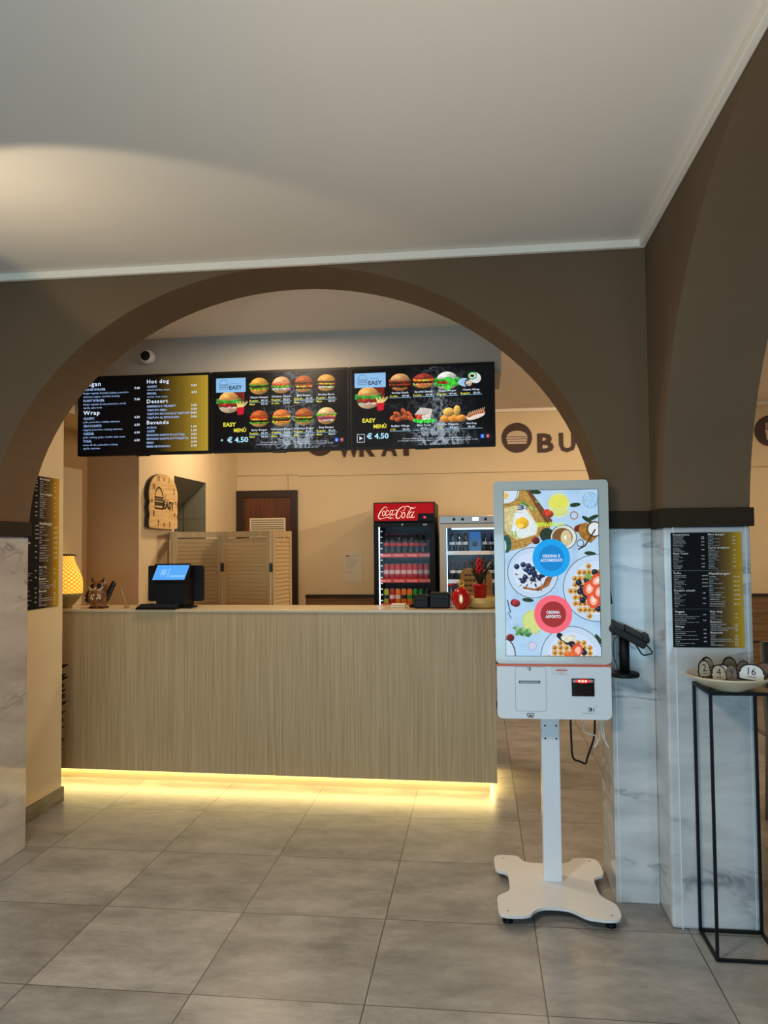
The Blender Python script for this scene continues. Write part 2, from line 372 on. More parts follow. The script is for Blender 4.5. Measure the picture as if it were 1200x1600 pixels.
# front of the shop (behind the viewer)
b = MB(); b.box(-4.2, -2.9, -2.4, -1.9, 0, ZC); b.box(2.3, 4.6, -2.4, -1.9, 0, ZB); b.box(-2.9, 2.3, -2.4, -1.9, 2.45, ZC); b.box(-2.9, 2.3, -2.4, -1.9, 0, .12)
struct('wall_front', b, M_TAUPE)
b = MB()
for x in (-2.9, -1.2, .5, 2.24): b.box(x, x+.06, -2.12, -2.06, .12, 2.45)
b.box(-2.9, 2.3, -2.12, -2.06, 2.39, 2.45); b.box(-2.9, 2.3, -2.12, -2.06, .12, .18)
wf = struct('window_1', b, M_BLKMET)
finish('pane', MB().box(-2.86, 2.26, -2.095, -2.085, .18, 2.39), M_GLASS, parent=wf)
b = MB(); b.box(-4.5, -4.2, -2.4, 8.5, 0, ZB); struct('wall_left_front', b, M_TAUPE)

# door at the back
b = MB(); X0, X1, ZT = -2.575, -1.91, 2.125; fw = .075
b.box(X0, X0+fw, 8.15, 8.2, 0, ZT, bev=.004); b.box(X1-fw, X1, 8.15, 8.2, 0, ZT, bev=.004); b.box(X0+fw, X1-fw, 8.152, 8.2, ZT-fw, ZT, bev=.004)
dr = struct('door_1', b, M_DARKW)
finish('door_leaf', MB().box(X0+fw, X1-fw, 8.168, 8.198, .005, ZT-fw), M_DOORW, parent=dr)
b = MB(); b.box(-2.43, -2.04, 8.158, 8.168, 1.60, 1.83)
b.mi = 1
for k in range(9): b.box(-2.415, -2.055, 8.155, 8.159, 1.615+k*.0235, 1.625+k*.0235)
finish('vent_grille', b, [mat('vent_white', (236, 226, 202), .5), mat('vent_shadow_gap', (120, 106, 84), .6)], parent=dr)
b = MB(); b.tube([(-2.02, 8.168, 1.02), (-2.02, 8.12, 1.02), (-2.12, 8.12, 1.02)], .009); finish('door_handle', b, M_STEEL, parent=dr)

# ------------------------------------------------------------------ picture painter for the lit screens
class Canvas:
    def __init__(s, W, H, bg=(0, 0, 0), seed=1):
        s.W, s.H = W, H; s.a = np.ones((H, W, 3))*np.array(bg, float); s.rng = np.random.default_rng(seed)
        s.X, s.Y = np.meshgrid(np.arange(W)+.5, np.arange(H)+.5)
    def noise(s, scale, oct=3):
        out = np.zeros((s.H, s.W)); amp = 1; tot = 0
        for o_ in range(oct):
            sc__ = scale/2**o_; gw, gh = int(s.W/sc__)+3, int(s.H/sc__)+3; g = s.rng.random((gh, gw))
            fx, fy = s.X/sc__, s.Y/sc__; ix, iy = fx.astype(int), fy.astype(int); tx, ty = fx-ix, fy-iy
            tx = tx*tx*(3-2*tx); ty = ty*ty*(3-2*ty)
            out += amp*((g[iy, ix]*(1-tx)+g[iy, ix+1]*tx)*(1-ty)+(g[iy+1, ix]*(1-tx)+g[iy+1, ix+1]*tx)*ty); tot += amp; amp *= .5
        return out/tot
    def put(s, m, col):
        m = np.clip(m, 0, 1)[..., None]; s.a = s.a*(1-m)+np.array(col, float)*m
    def ell(s, cx, cy, rx, ry, col, rot=0., nz=0., top=None, bot=None, sh=0., al=1.):
        dx, dy = s.X-cx, s.Y-cy; c_, n_ = math.cos(rot), math.sin(rot); x, y = (dx*c_+dy*n_)/rx, (-dx*n_+dy*c_)/ry
        d = np.sqrt(x*x+y*y); m = np.clip((1-d)*min(rx, ry)+.5, 0, 1)*al
        if top is not None: m = m*np.clip(s.Y-top+.5, 0, 1)
        if bot is not None: m = m*np.clip(bot-s.Y+.5, 0, 1)
        col = np.ones((s.H, s.W, 3))*np.array(col, float)
        if sh: col = col*(1+sh*(-.6*x-.8*y-.2)[..., None])
        if nz: col = col*(1+nz*(s.noise(4, 2)-.5)[..., None]*2)
        s.put(m, col)
    def ring(s, cx, cy, rx, ry, wd, col):
        d = np.sqrt(((s.X-cx)/rx)**2+((s.Y-cy)/ry)**2); s.put(np.clip(wd/2-abs(d-1)*min(rx, ry)+.5, 0, 1), col)
    def line(s, x0, y0, x1, y1, wd, col):
        dx, dy = x1-x0, y1-y0; L_ = dx*dx+dy*dy+1e-9; t = np.clip(((s.X-x0)*dx+(s.Y-y0)*dy)/L_, 0, 1)
        d = np.hypot(s.X-x0-t*dx, s.Y-y0-t*dy); s.put(np.clip(wd/2-d+.5, 0, 1), col)
    def poly(s, P, col, nz=0.):
        m = np.zeros((s.H, s.W), bool); n = len(P)
        for i in range(n):
            (xa, ya), (xb, yb) = P[i], P[(i+1) % n]
            if ya == yb: continue
            cnd = ((ya > s.Y) != (yb > s.Y)) & (s.X < (xb-xa)*(s.Y-ya)/(yb-ya)+xa); m ^= cnd
        col = np.ones((s.H, s.W, 3))*np.array(col, float)
        if nz: col = col*(1+nz*(s.noise(5, 2)-.5)[..., None]*2)
        s.put(m.astype(float), col)
    def rect(s, x0, y0, x1, y1, col, nz=0.): s.poly([(x0, y0), (x1, y0), (x1, y1), (x0, y1)], col, nz)
    def mesh(s, name, parent, x0, x1, z0, z1, y, m):
        W, H = s.W, s.H; xs = np.linspace(x0, x1, W+1); zs = np.linspace(z1, z0, H+1)
        gx, gz = np.meshgrid(xs, zs); co_ = np.stack([gx, np.full_like(gx, y), gz], -1).reshape(-1, 3)
        i = np.arange((W+1)*(H+1)).reshape(H+1, W+1)
        fc = np.stack([i[:-1, :-1], i[1:, :-1], i[1:, 1:], i[:-1, 1:]], -1).reshape(-1, 4)
        me = bpy.data.meshes.new(name); me.vertices.add(len(co_)); me.vertices.foreach_set('co', co_.ravel())
        me.loops.add(fc.size); me.loops.foreach_set('vertex_index', fc.ravel().astype(np.int32))
        me.polygons.add(len(fc)); me.polygons.foreach_set('loop_start', np.arange(0, fc.size, 4, dtype=np.int32))
        me.update(calc_edges=True)
        v = np.clip(s.a/255, 0, 1); v = np.where(v <= .04045, v/12.92, ((v+.055)/1.055)**2.4).reshape(-1, 3)
        colr = np.concatenate([np.repeat(v, 4, 0), np.ones((len(v)*4, 1))], 1)
        at_ = me.color_attributes.new('picture', 'FLOAT_COLOR', 'CORNER'); at_.data.foreach_set('color', colr.ravel().astype(np.float32))
        me.materials.append(m); o = bpy.data.objects.new(name, me); C.objects.link(o); o.parent = parent; return o
def screen_mat(name, s_=1., rough=.35):
    m = bpy.data.materials.new(name); m.use_nodes = True; b = m.node_tree.nodes['Principled BSDF']
    a = m.node_tree.nodes.new('ShaderNodeAttribute'); a.attribute_name = 'picture'
    b.inputs['Base Color'].default_value = (.004, .004, .004, 1); b.inputs['Roughness'].default_value = rough
    m.node_tree.links.new(a.outputs['Color'], b.inputs['Emission Color']); b.inputs['Emission Strength'].default_value = s_; b.inputs['Specular IOR Level'].default_value = .12
    return m
M_PIC = screen_mat('lit_screen_picture', 1.0)
def gradient_mat(name, lit, stops):
    m = bpy.data.materials.new(name); m.use_nodes = True; N = m.node_tree.nodes; L = m.node_tree.links; b = N['Principled BSDF']
    tc = N.new('ShaderNodeTexCoord'); sp = N.new('ShaderNodeSeparateXYZ'); rp = N.new('ShaderNodeValToRGB')
    L.new(tc.outputs['Generated'], sp.inputs[0]); L.new(sp.outputs['X'], rp.inputs[0]); e = rp.color_ramp.elements
    while len(e) < len(stops): e.new(.5)
    for q, (p, c) in zip(e, stops): q.position = p; q.color = (*lin(c), 1)
    if lit:
        b.inputs['Base Color'].default_value = (.004, .004, .004, 1); L.new(rp.outputs[0], b.inputs['Emission Color']); b.inputs['Emission Strength'].default_value = 1; b.inputs['Roughness'].default_value = .35; b.inputs['Specular IOR Level'].default_value = .12
    else: L.new(rp.outputs[0], b.inputs['Base Color']); b.inputs['Roughness'].default_value = .6; b.inputs['Specular IOR Level'].default_value = .15
    return m
M_GRAD_LIT = gradient_mat('menu_gradient_lit', True, [(0, (4, 5, 8)), (.52, (4, 4, 6)), (.62, (24, 18, 4)), (.80, (112, 88, 24)), (1, (178, 146, 44))])
M_GRAD_PRINT = gradient_mat('menu_gradient_print', False, [(0, (10, 12, 16)), (.5, (12, 12, 16)), (.62, (44, 36, 26)), (.8, (120, 92, 40)), (1, (206, 160, 26))])
M_LETLIT = glow('screen_white', (215, 228, 245), 1.0); M_LETBLUE = glow('screen_blue_white', (150, 180, 225), 1.0)
M_LETPRINT = mat('print_white', (240, 236, 226), .6); M_LETPRINT2 = mat('print_grey', (190, 190, 188), .6)
M_YEL = glow('screen_yellow', (238, 226, 60), 1.0); M_CYAN = glow('screen_pale_cyan', (170, 225, 250), 1.0)

# the three menu pages; each entry: heading, [(item, [ingredient lines], price)]
PAGES = [
 ((('Stuzzicheria', [('PATATINE FRITTE', [], '3.00'), ('ANELLI CIPOLLA', ['anelli di cipolla pastellati'], '3.50'), ('CHICKEN NUGGETS', ['bocconcini di pollo croccanti'], '5.40'), ('BUFFALO WINGS', ['alette di pollo speziate', 'salsa piccante'], '5.50'), ('MOZZARELLE', ['stick di mozzarella filante'], '4.50')]),
   ('Maxi Toast', [('CLASSICO', ['prosciutto, formaggio'], '4.50'), ('FARCITO', ['prosciutto, pomodoro', 'insalata, maionese'], '5.50'), ('POLLO', ['pollo, lattuga, bacon'], '6.00'), ('VEGETARIANO', ['verdure grigliate'], '5.50')])),
  (('Mini Burger', [('CLASSIC', ['manzo, insalata, ketchup'], '3.50'), ('CHEESE', ['manzo, cheddar, cetriolo'], '4.00'), ('BACON', ['manzo, bacon, salsa bbq'], '4.50')]),
   ('Carni pregiate', [('CHIANINA', ['hamburger di chianina', 'insalata, pomodoro'], '9.50'), ('BLACK ANGUS', ['angus, cheddar, bacon'], '9.90'), ('SCOTTONA', ['scottona, rucola, grana'], '9.50'), ('WAGYU', ['wagyu, cipolla', 'caramellata'], '12.0'), ('FASSONA', ['fassona, pomodoro'], '9.50')]))),
 ((('Pollo', [('CHICKEN CLASSIC', ['pollo, insalata, maionese'], '6.50 7.50'), ('CRISPY', ['pollo croccante, bacon'], '6.90 7.90'), ('CHICKEN BBQ', ['pollo, cheddar, salsa bbq'], '6.90 7.90'), ('PICCANTE', ['pollo, nduja, cipolla'], '6.90 7.90')]),
   ('Double smash', [('SMASH', ['doppio manzo, cheddar', 'cetriolo, senape'], '7.45'), ('SMOKEY', ['doppio manzo, bacon', 'cipolla, salsa bbq'], '7.45'), ('SPECIAL', ['doppio manzo, uovo', 'cheddar'], '7.90')])),
  (('Hamburger', [('CLASSIC', ['manzo, insalata'], '5.50 6.50'), ('SPICY', ['manzo, nduja, cipolla'], '5.90 6.90'), ('BBQ', ['manzo, bacon, salsa bbq'], '5.90 6.90'), ('EASY', ['manzo, cheddar, uovo'], '6.50 7.50'), ('CARBONARA', ['manzo, guanciale, crema'], '6.50 7.50'), ('AMERICAN', ['manzo, cheddar, cetriolo'], '5.90 6.90'), ('SMOKEY BACON', ['manzo, bacon, provola'], '6.50 7.50')]),)),
 ((('Vegan', [('VEGGIE BURGER', ['burger vegetale di piselli, insalata, pomodoro', 'maionese vegana, cetriolini, ketchup'], '7.40'), ('PLANT BURGER', ['burger vegetale di soia, pomodoro, rucola', 'cipolla, salsa verde'], '7.40')]),
   ('Wrap', [('CLASSIC', ['pollo, pomodoro, insalata, maionese'], '6.50'), ('CROCCANTE', ['nuggets, pomodoro, iceberg, maionese'], '6.50'), ('CAESAR', ['pollo, iceberg, grana, crostini, salsa caesar'], '6.90'), ('TUNA', ['tonno all olio, pomodoro, iceberg', 'cipolla, maionese'], '6.50')])),
  (('Hot dog', [('CLASSIC', ['wurstel, ketchup, senape'], '3.50'), ('SPECIAL', ['wurstel, crauti, senape'], '4.00')]),
   ('Dessert', [("SEMIFREDDO TIRAMISU'", [], '3.50'), ('TARTUFO NERO', [], '3.50'), ('TARTUFO NOCCIOLA E TARTUFETTO', [], '3.50'), ('TARTUFO AL PISTACCHIO', [], '3.50')]),
   ('Bevande', [('ACQUA', [], '1.00'), ("CAFFE'", [], '1.00'), ('BEVANDE GASATE IN LATTINA', [], '2.50'), ('BEVANDE GASATE BOTTIGLIETTA', [], '3.00'), ('BIRRA', [], '3.00'), ('BIRRE ARTIGIANALI', [], '5.00')]))),
]
def page_text(root, pg, W, H, y, mats):
    """lettering of one page in local coordinates, centre at the origin; each headed section is a part"""
    cols = PAGES[pg]
    for ci, (xl, xr) in enumerate(((-.48, -.07), (.03, .38))):
        ents = cols[ci]
        units = sum(2.0+sum(1.15+.95*len(it[1]) for it in e[1]) for e in ents); st = .97/max(units, 17)
        z = .5-.01
        for hd, its in ents:
            mb = MB(); z -= 1.5*st; mb.mi = 0; mb.text(hd, xl*W, z*H, 1.15*st*H, y, bold=.025, sx=1.1, space=1.2)
            z -= .35*st
            for nm, ing, pr in its:
                z -= .95*st; mb.mi = 1; mb.text(nm, xl*W, z*H, .62*st*H, y, bold=.03, res=1)
                mb.mi = 0; mb.text(pr, xr*W, z*H, .62*st*H, y, bold=.03, res=1, w=(.085 if ' ' in pr else .045)*W)
                for l in ing: z -= .95*st; mb.mi = 1; mb.text(l, xl*W, z*H, .52*st*H, y, bold=.015, res=1)
                z -= .2*st
            finish('menu_section', mb, mats, parent=root, local=True, recalc=False)

# ------------------------------------------------------------------ burger pictures
def burger(cv, cx, cy, w_, h_, bun=(200, 120, 50), layers=None, low=(205, 150, 85), seed=0):
    rx = w_/2; t = cy-h_/2; R = np.random.default_rng(seed)
    layers = layers or [((70, 150, 40), 1.08), ((200, 60, 30), .92), ((75, 40, 22), .98), ((240, 190, 60), .95)]
    cv.ell(cx, cy+h_*.22, rx*.94, h_*.28, low, nz=.12, sh=.3, top=cy+h_*.12)
    n = len(layers); zt, zb = cy-h_*.16, cy+h_*.26
    for k in range(n-1, -1, -1):
        c, ww = layers[k]; zz = zt+(zb-zt)*(k+.5)/n
        for q in range(13):
            xx = cx+(q-6)/6*rx*ww*.9; cv.ell(xx, zz+R.uniform(-.02, .03)*h_, rx*.17, h_*(.36/n)*.8+h_*.02, tuple(v*R.uniform(.6, 1.25) for v in c), sh=.3)
    cv.ell(cx, cy-h_*.12, rx*.98, h_*.40, bun, nz=.1, sh=.42, bot=cy-h_*.14)
    cv.ell(cx, cy-h_*.14, rx*.95, h_*.04, tuple(v*.9 for v in bun), nz=.1)
    cv.ell(cx-rx*.25, cy-h_*.3, rx*.3, h_*.08, tuple(min(255, v*1.35+20) for v in bun), al=.5)
LG = (90, 170, 40); DG = (40, 90, 25); PAT = (66, 36, 22); CH = (240, 180, 50); TM = (205, 50, 30); BC = (150, 60, 40); WH = (235, 225, 205); ON = (170, 90, 130); BK = (24, 14, 12)
def menu_board(pg, seed):
    """pg 0 burgers, 1 snacks; the picture is 360 x 203"""
    W, H = 400, 224; cv = Canvas(W, H, (6, 6, 8), seed)
    warm = np.clip((cv.X/W-.55)*1.4, 0, 1)*np.clip(.75-cv.Y/H, 0, 1)*cv.noise(60, 3)
    cv.put(warm*.5, (120, 100, 60) if pg == 0 else (70, 84, 84))
    # smoke
    wx = cv.X+26*(cv.noise(40, 3)-.5)*2; nz = cv.noise(34, 5); rid = np.clip(1-abs(nz*2-1)*7, 0, 1)**1.4
    nz2 = cv.noise(18, 3); rid = np.maximum(rid, .7*np.clip(1-abs(nz2*2-1)*8, 0, 1)**1.3); nz3 = cv.noise(28, 4); rid = np.maximum(rid, .6*np.clip(1-abs(nz3*2-1)*9, 0, 1))
    d = np.exp(-((wx/W-.62)/.15)**2)*(.45+.55*(cv.Y/H))+.9*np.exp(-((wx/W-.62)/.24)**2)*np.exp(-((cv.Y/H-.93)/.14)**2)+.35*np.exp(-((cv.Y/H-.5)/.05)**2)*np.exp(-((wx/W-.35)/.12)**2)
    cv.put(np.clip(d*(rid*.95+.45*cv.noise(30, 4)**1.5), 0, .8), (176, 190, 202))
    # the boxed offer at the left
    cv.ell(62, 92, 1, 1, (0, 0, 0))
    cv.rect(70, 48, 94, 84, (120, 30, 22), .3); cv.ell(82, 48, 12, 4, (205, 215, 225)); cv.ell(82, 84, 11, 4, (90, 20, 16))
    burger(cv, 47, 84, 62, 62, (206, 148, 80), [((70, 200, 60), 1.2), ((60, 190, 50), 1.2), (TM, .95), ((150, 50, 36), 1.), (WH, .9)], (222, 190, 150), 3)
    for q in range(14): cv.line(76+q*.6, 104, 70+q*2.6, 82+(q % 4)*3, 2.2, (238, 214, 130))
    cv.poly([(70, 100), (94, 98), (91, 120), (74, 122)], (206, 20, 44))
    if pg == 0:
        it = [((214, 150, 60), [(LG, 1.1), (PAT, .9), (LG, 1.05), (CH, .9)]), ((232, 160, 110), [((230, 110, 60), 1.), (LG, 1.1), (WH, 1.)]), ((170, 84, 40), [(PAT, 1.05), (BC, 1.), (CH, .9), (BK, 1.05)]), ((214, 146, 70), [(BK, 1.), (CH, .9), (PAT, 1.), (WH, .7)]),
              ((176, 82, 36), [(TM, 1.), (CH, .9), (BK, .95), (LG, 1.05)]), ((206, 112, 56), [(CH, .95), ((90, 90, 20), 1.), (PAT, .8), (CH, 1.)]), ((170, 92, 46), [(BC, .9), (CH, .9), (BK, .95), (LG, 1.05)]), ((222, 176, 120), [(LG, 1.1), (CH, 1.), (ON, 1.), (BC, .95), (WH, .8)])]
        for k, (bn, ly) in enumerate(it):
            cx = 139+(k % 4)*67.; cy = (39 if k < 4 else 135)-(k % 4)*1.0; burger(cv, cx, cy, 53, 48, bn, ly, seed=k+5)
    else:
        burger(cv, 139, 42, 56, 49, (190, 140, 90), [(BC, 1.1), (PAT, 1.), (BC, 1.05), (BK, 1.1)], (190, 120, 70), 9)
        burger(cv, 206, 40, 56, 42, (138, 50, 40), [(CH, 1.), (PAT, .9), ((226, 160, 90), 1.)], (214, 140, 70), 10)
        burger(cv, 273, 42, 58, 50, (196, 200, 190), [((60, 190, 50), 1.2), (TM, .9), ((70, 200, 60), 1.2)], (200, 190, 150), 11)
        cv.ell(283, 42, 18, 8, (60, 200, 60), .5, nz=.3); cv.ell(275, 62, 9, 8, (70, 220, 70), nz=.3)
        cv.ell(322, 48, 18, 12, (160, 200, 235), .15, nz=.1); cv.ell(334, 50, 12, 12, (40, 40, 44), .15); cv.ell(334, 50, 9, 9, (170, 150, 140), nz=.6)
        cv.ell(352, 36, 17, 15, (214, 220, 222), .6, nz=.1); cv.ell(344, 30, 13, 11, (40, 150, 50), nz=.3); cv.ell(344, 30, 10, 8, (224, 224, 220), nz=.2); cv.ell(344, 30, 6, 4, (30, 24, 20), nz=.4)
        for x_, y_, rr in ((120, 142, -.5), (130, 134, .5), (148, 128, 1.2), (152, 144, .2), (164, 136, 1.), (134, 148, -.2), (170, 148, .6)): cv.ell(x_, y_, 12, 7, (178, 84, 46), rr, nz=.3, sh=.4)
        cv.poly([(180, 136), (196, 116), (232, 122), (226, 138)], (214, 206, 196), .1); cv.poly([(180, 136), (226, 138), (224, 150), (186, 150)], (196, 70, 50), .5)
        for q in range(6): cv.line(194+q*6, 118, 188+q*6, 136, 1., (150, 130, 120))
        for q in range(8): cv.ell(182+q*7, 153+(q % 3)*2, 7, 5, (60, 210, 70), nz=.5)
        cv.poly([(200, 140), (228, 136), (224, 150), (204, 152)], (230, 220, 210), .3)
        for x_, y_, r1, r2 in ((268, 150, 16, 11), (292, 150, 17, 11), (312, 150, 14, 10), (276, 132, 16, 13), (300, 128, 10, 15)): cv.ell(x_, y_, r1, r2, (226, 150, 62) if y_ > 140 else (228, 178, 90), 0, nz=.15, sh=.4)
        cv.ell(352, 142, 28, 11, (222, 200, 180), -.3, nz=.05, sh=.3); cv.ell(352, 138, 26, 7, (150, 56, 36), -.3, nz=.4); cv.ell(353, 147, 26, 6, (232, 214, 196), -.3)
        for q in range(9): cv.line(330+q*5.4, 146-q*1.7, 334+q*5.4, 134-q*1.7, 1.6, (236, 200, 150))
    cv.rect(8, 12, 98, 54, (140, 190, 235))
    return cv
def burger_logo(mb, x, z, s_, y, thick=1.):
    """line-drawn bun beside the lettering, width of the bun = s_"""
    def arc(cx, cz, rx, rz, a0, a1, wd, n=20):
        o_ = ell(cx, cz, rx, rz, n, a0, a1); i_ = ell(cx, cz, rx-wd, rz-wd, n, a0, a1)
        for k in range(n): mb.flat([o_[k], o_[k+1], i_[k+1], i_[k]], y)
    wd = s_*.035*thick
    arc(x, z+s_*.1, s_*.45, s_*.5, 0, PI, wd)
    for zz in (.1, .0, -.12, -.2): mb.flat([(x-s_*.46, z+s_*zz), (x+s_*.46, z+s_*zz), (x+s_*.46, z+s_*zz+wd), (x-s_*.46, z+s_*zz+wd)], y)
    mb.flat([(x-s_*.46, z-s_*.2), (x-s_*.46+wd, z-s_*.2), (x-s_*.42+wd, z-s_*.36), (x-s_*.42, z-s_*.36)], y)
    mb.flat([(x+s_*.46-wd, z-s_*.2), (x+s_*.46, z-s_*.2), (x+s_*.42, z-s_*.36), (x+s_*.42-wd, z-s_*.36)], y)
    mb.flat([(x-s_*.42, z-s_*.36), (x+s_*.42, z-s_*.36), (x+s_*.42, z-s_*.36+wd), (x-s_*.42, z-s_*.36+wd)], y)

# ------------------------------------------------------------------ the three screens on the bulkhead
def tv(x0, x1, z0, z1, label):
    cx, cz = (x0+x1)/2, (z0+z1)/2; R_ = thing('menu_screen', label, 'screen', (cx, 4.9, cz), group='menu screens hung above the counter')
    W, H = x1-x0, z1-z0
    b = MB(); b.prism(rrect(-W/2, W/2, -H/2, H/2, .006, 3), 0, .04, 'xz'); b.prism(rrect(-W*.3, W*.3, -H*.3, H*.3, .02, 3), .04, .07, 'xz')
    finish('frame', b, M_BLACK, parent=R_, local=True)
    b = MB(); b.box(-.02, .02, .05, .10, -.15, .15); b.box(-.2, .2, .068, .10, -.05, .05); finish('mounting_bracket', b, M_BLKMET, parent=R_, local=True)
    b = MB(); b.box(-.045, .045, -.004, .012, -H/2-.009, -H/2+.002, bev=.003); finish('sensor_bar', b, M_BLACK, parent=R_, local=True)
    return R_, W, H
TX = ((-2.634, -1.722), (-1.714, -.806), (-.802, .116)); TZ = (2.137, 2.667)
R_, W, H = tv(*TX[0], *TZ, 'leftmost wall screen showing a black and gold text menu with Wrap and Hot dog')
w_, h_ = W-.03, H-.035
finish('display', MB().box(-w_/2, w_/2, -.003, .0, -h_/2, h_/2), M_GRAD_LIT, parent=R_, local=True)
page_text(R_, 2, w_*.98, h_*.98, -.0045, [M_LETLIT, M_LETBLUE])
for k, (lab, names) in enumerate((
    ('middle wall screen showing eight burgers and a yellow EASY MENU offer', [('Classic Burger', 'Regular', '€5.40', 'Maxi', '€7.40'), ('Chicken Classic', 'Regular', '€5.50', 'Double', '€7.50'), ('BBQ Burger', 'Regular', '€5.90', 'Maxi', '€7.90'), ('Smokey Bacon', 'Regular', '€6.50', 'Maxi', '€8.50'),
      ('Spicy Burger', 'Regular', '€5.90', 'Maxi', '€8.50'), ('Carbonara Burger', 'Regular', '€6.50', 'Maxi', '€8.50'), ('American Burger', 'Regular', '€6.50', 'Maxi', '€8.50'), ('Easy Burger', 'Regular', '€6.50', 'Maxi', '€8.50')]),
    ('rightmost wall screen showing wraps, nuggets, wings and a hot dog', [('Smokey Smash', 'Double', '€7.45'), ('Special Smash', 'Double', '€7.45'), ('Veggie Burger', 'Regular', '€7.40'), ('Classic Wrap', 'Regular', '€6.50'),
      ('Buffalo Wings', '6 PZ', '€5.50'), ('Maxi Toast', '', '€5.50'), ('Chicken Nuggets', '6 PZ', '€5.40'), ('Hot Dog', '', '€3.50')]))):
    R_, W, H = tv(*TX[k+1], *TZ, lab); w_, h_ = W-.03, H-.035
    menu_board(k, 11+k).mesh('display', R_, -w_/2, w_/2, -h_/2, h_/2, -.002, M_PIC)
    PX = lambda x: -w_/2+x/400*w_
    PZ = lambda z: h_/2-z/224*h_
    MT = [M_LETLIT, M_YEL, M_CYAN, glow('screen_navy', (18, 34, 66), 1.), glow('screen_social_blue', (30, 110, 230), 1.), glow('screen_social_red', (150, 40, 50), 1.)]
    def put(nm, b): finish(nm, b, MT, parent=R_, local=True, recalc=False); return MB()
    b = MB(); y = -.0035
    b.mi = 1; b.text('EASY', PX(30), PZ(155), .026, y, bold=.03, w=.085); b.text('MENÙ', PX(62), PZ(172), .024, y, bold=.03, w=.082)
    b.mi = 2; b.text('€ 4.50', PX(42), PZ(202), .034, y, bold=.03, w=.14)
    if k == 0: b.text('+', PX(22), PZ(200), .022, y, bold=.03)
    b = put('offer_lettering', b)
    b.mi = 3; b.text('EASY', PX(48), PZ(46), .026, y, bold=.03, w=.088); burger_logo(b, PX(31), PZ(34), .066, y); b.text('smart burger', PX(52), PZ(29), .007, y, w=.06); b = put('logo', b)
    for q, e in enumerate(names):
        cx, bz = 139+(q % 4)*67, (74 if q < 4 else 170)-(q % 4)*.8
        b.mi = 0; b.text(e[0], PX(cx), PZ(bz), .012, y, align='CENTER', bold=.02, w=min(.14, .0088*len(e[0])), res=1)
        rows = [(e[1], e[2])]+([(e[3], e[4])] if len(e) > 3 else [])
        for rr, (a_, p_) in enumerate(rows):
            z_ = bz+9.5+rr*10.5
            if a_: b.mi = 1; b.text(a_, PX(cx-29), PZ(z_), .011, y, bold=.02, w=.0085*len(a_), res=1)
            b.mi = 0; b.text(p_, PX(cx+26 if a_ else cx+10), PZ(z_), .011, y, align='RIGHT', bold=.02, w=.045, res=1)
        zl = bz+11.5
        b.mi = 2; b.flat([(PX(cx-30), PZ(zl+1)), (PX(cx+31), PZ(zl+1)), (PX(cx+31), PZ(zl)), (PX(cx-30), PZ(zl))], y); b = put('product_caption', b)
    b.mi = 0; b.text('Il menù comprende bibita e patatine, disponibile tutti i giorni a pranzo e a cena', PX(145), PZ(206), .008, y, w=.43, res=1)
    b.text('Le immagini sono puramente illustrative, per allergeni chiedere al personale di sala', PX(132), PZ(212), .008, y, w=.5, res=1); b = put('footnote', b)
    if k == 1:
        b.mi = 0
        for a_, c_, d_, e2 in ((14, 188, 15.2, 212), (34.8, 188, 36, 212), (14, 188, 36, 189.2), (14, 210.8, 36, 212)): b.flat([(PX(a_), PZ(e2)), (PX(d_), PZ(e2)), (PX(d_), PZ(c_)), (PX(a_), PZ(c_))], y)
        b.flat([(PX(21), PZ(206)), (PX(25), PZ(203)), (PX(31), PZ(201)), (PX(21), PZ(194))], y); b = put('cursor_icon', b)
    b.mi = 4; b.flat(rrect(PX(365), PX(375), PZ(208), PZ(197), .003, 2), y); b.mi = 0; b.text('f', PX(368), PZ(207), .014, y-.001, bold=.03)
    b.mi = 5; b.flat(rrect(PX(380), PX(390), PZ(208), PZ(197), .004, 2), y); b.mi = 0; b.flat(ell(PX(385), PZ(202.5), .005, .005, 12), y-.001); b.mi = 5; b.flat(ell(PX(385), PZ(202.5), .0032, .0032, 12), y-.0015)
    put('social_icon', b).b.free()

# printed menu sheets: three on each pier, one above another
for where, loc0, rz, W, H, grp in (('on the white marble pier', (.906, 3.2795, 1.337), 0, .272, .1535, 'menu sheets on the marble pier'), ('on the cream side wall', (-2.5295, 4.258, 1.565), PI/2, .455, .2565, 'menu sheets on the side wall')):
    for k, nm in enumerate(('top', 'middle', 'bottom')):
        z = loc0[2]+(1-k)*H*1.0; hd = ('Stuzzicheria and Mini Burger', 'Pollo and Hamburger', 'Vegan, Wrap and Hot dog')[k]
        R_ = thing('menu_sheet', '%s menu sheet (%s) %s' % (nm, hd, where), 'menu', (loc0[0], loc0[1], z), rz, grp)
        finish('sheet', MB().box(-W/2, W/2, -.003, -.0004, -H/2+.0006, H/2-.0006), M_GRAD_PRINT, parent=R_, local=True)
        page_text(R_, k, W*.98, H*.98, -.0036, [M_LETPRINT, M_LETPRINT2])

# ceiling camera on the bulkhead
R_ = thing('security_camera', 'small white dome security camera with black lens on bulkhead above the screens', 'camera', (-2.187, 5.0, 2.806))
m_ = Matrix.Rotation(PI/2, 4, 'X')
b = MB(); b.lathe([(.05, 0), (.05, .012), (.047, .03), (.036, .05), (.0, .052)], mtx=m_); finish('housing', b, M_WHITEB, parent=R_, local=True)
b = MB(); b.lathe([(.033, .046), (.031, .058), (.02, .068), (0, .072)], mtx=m_); finish('lens_dome', b, M_BLACK, parent=R_, local=True)

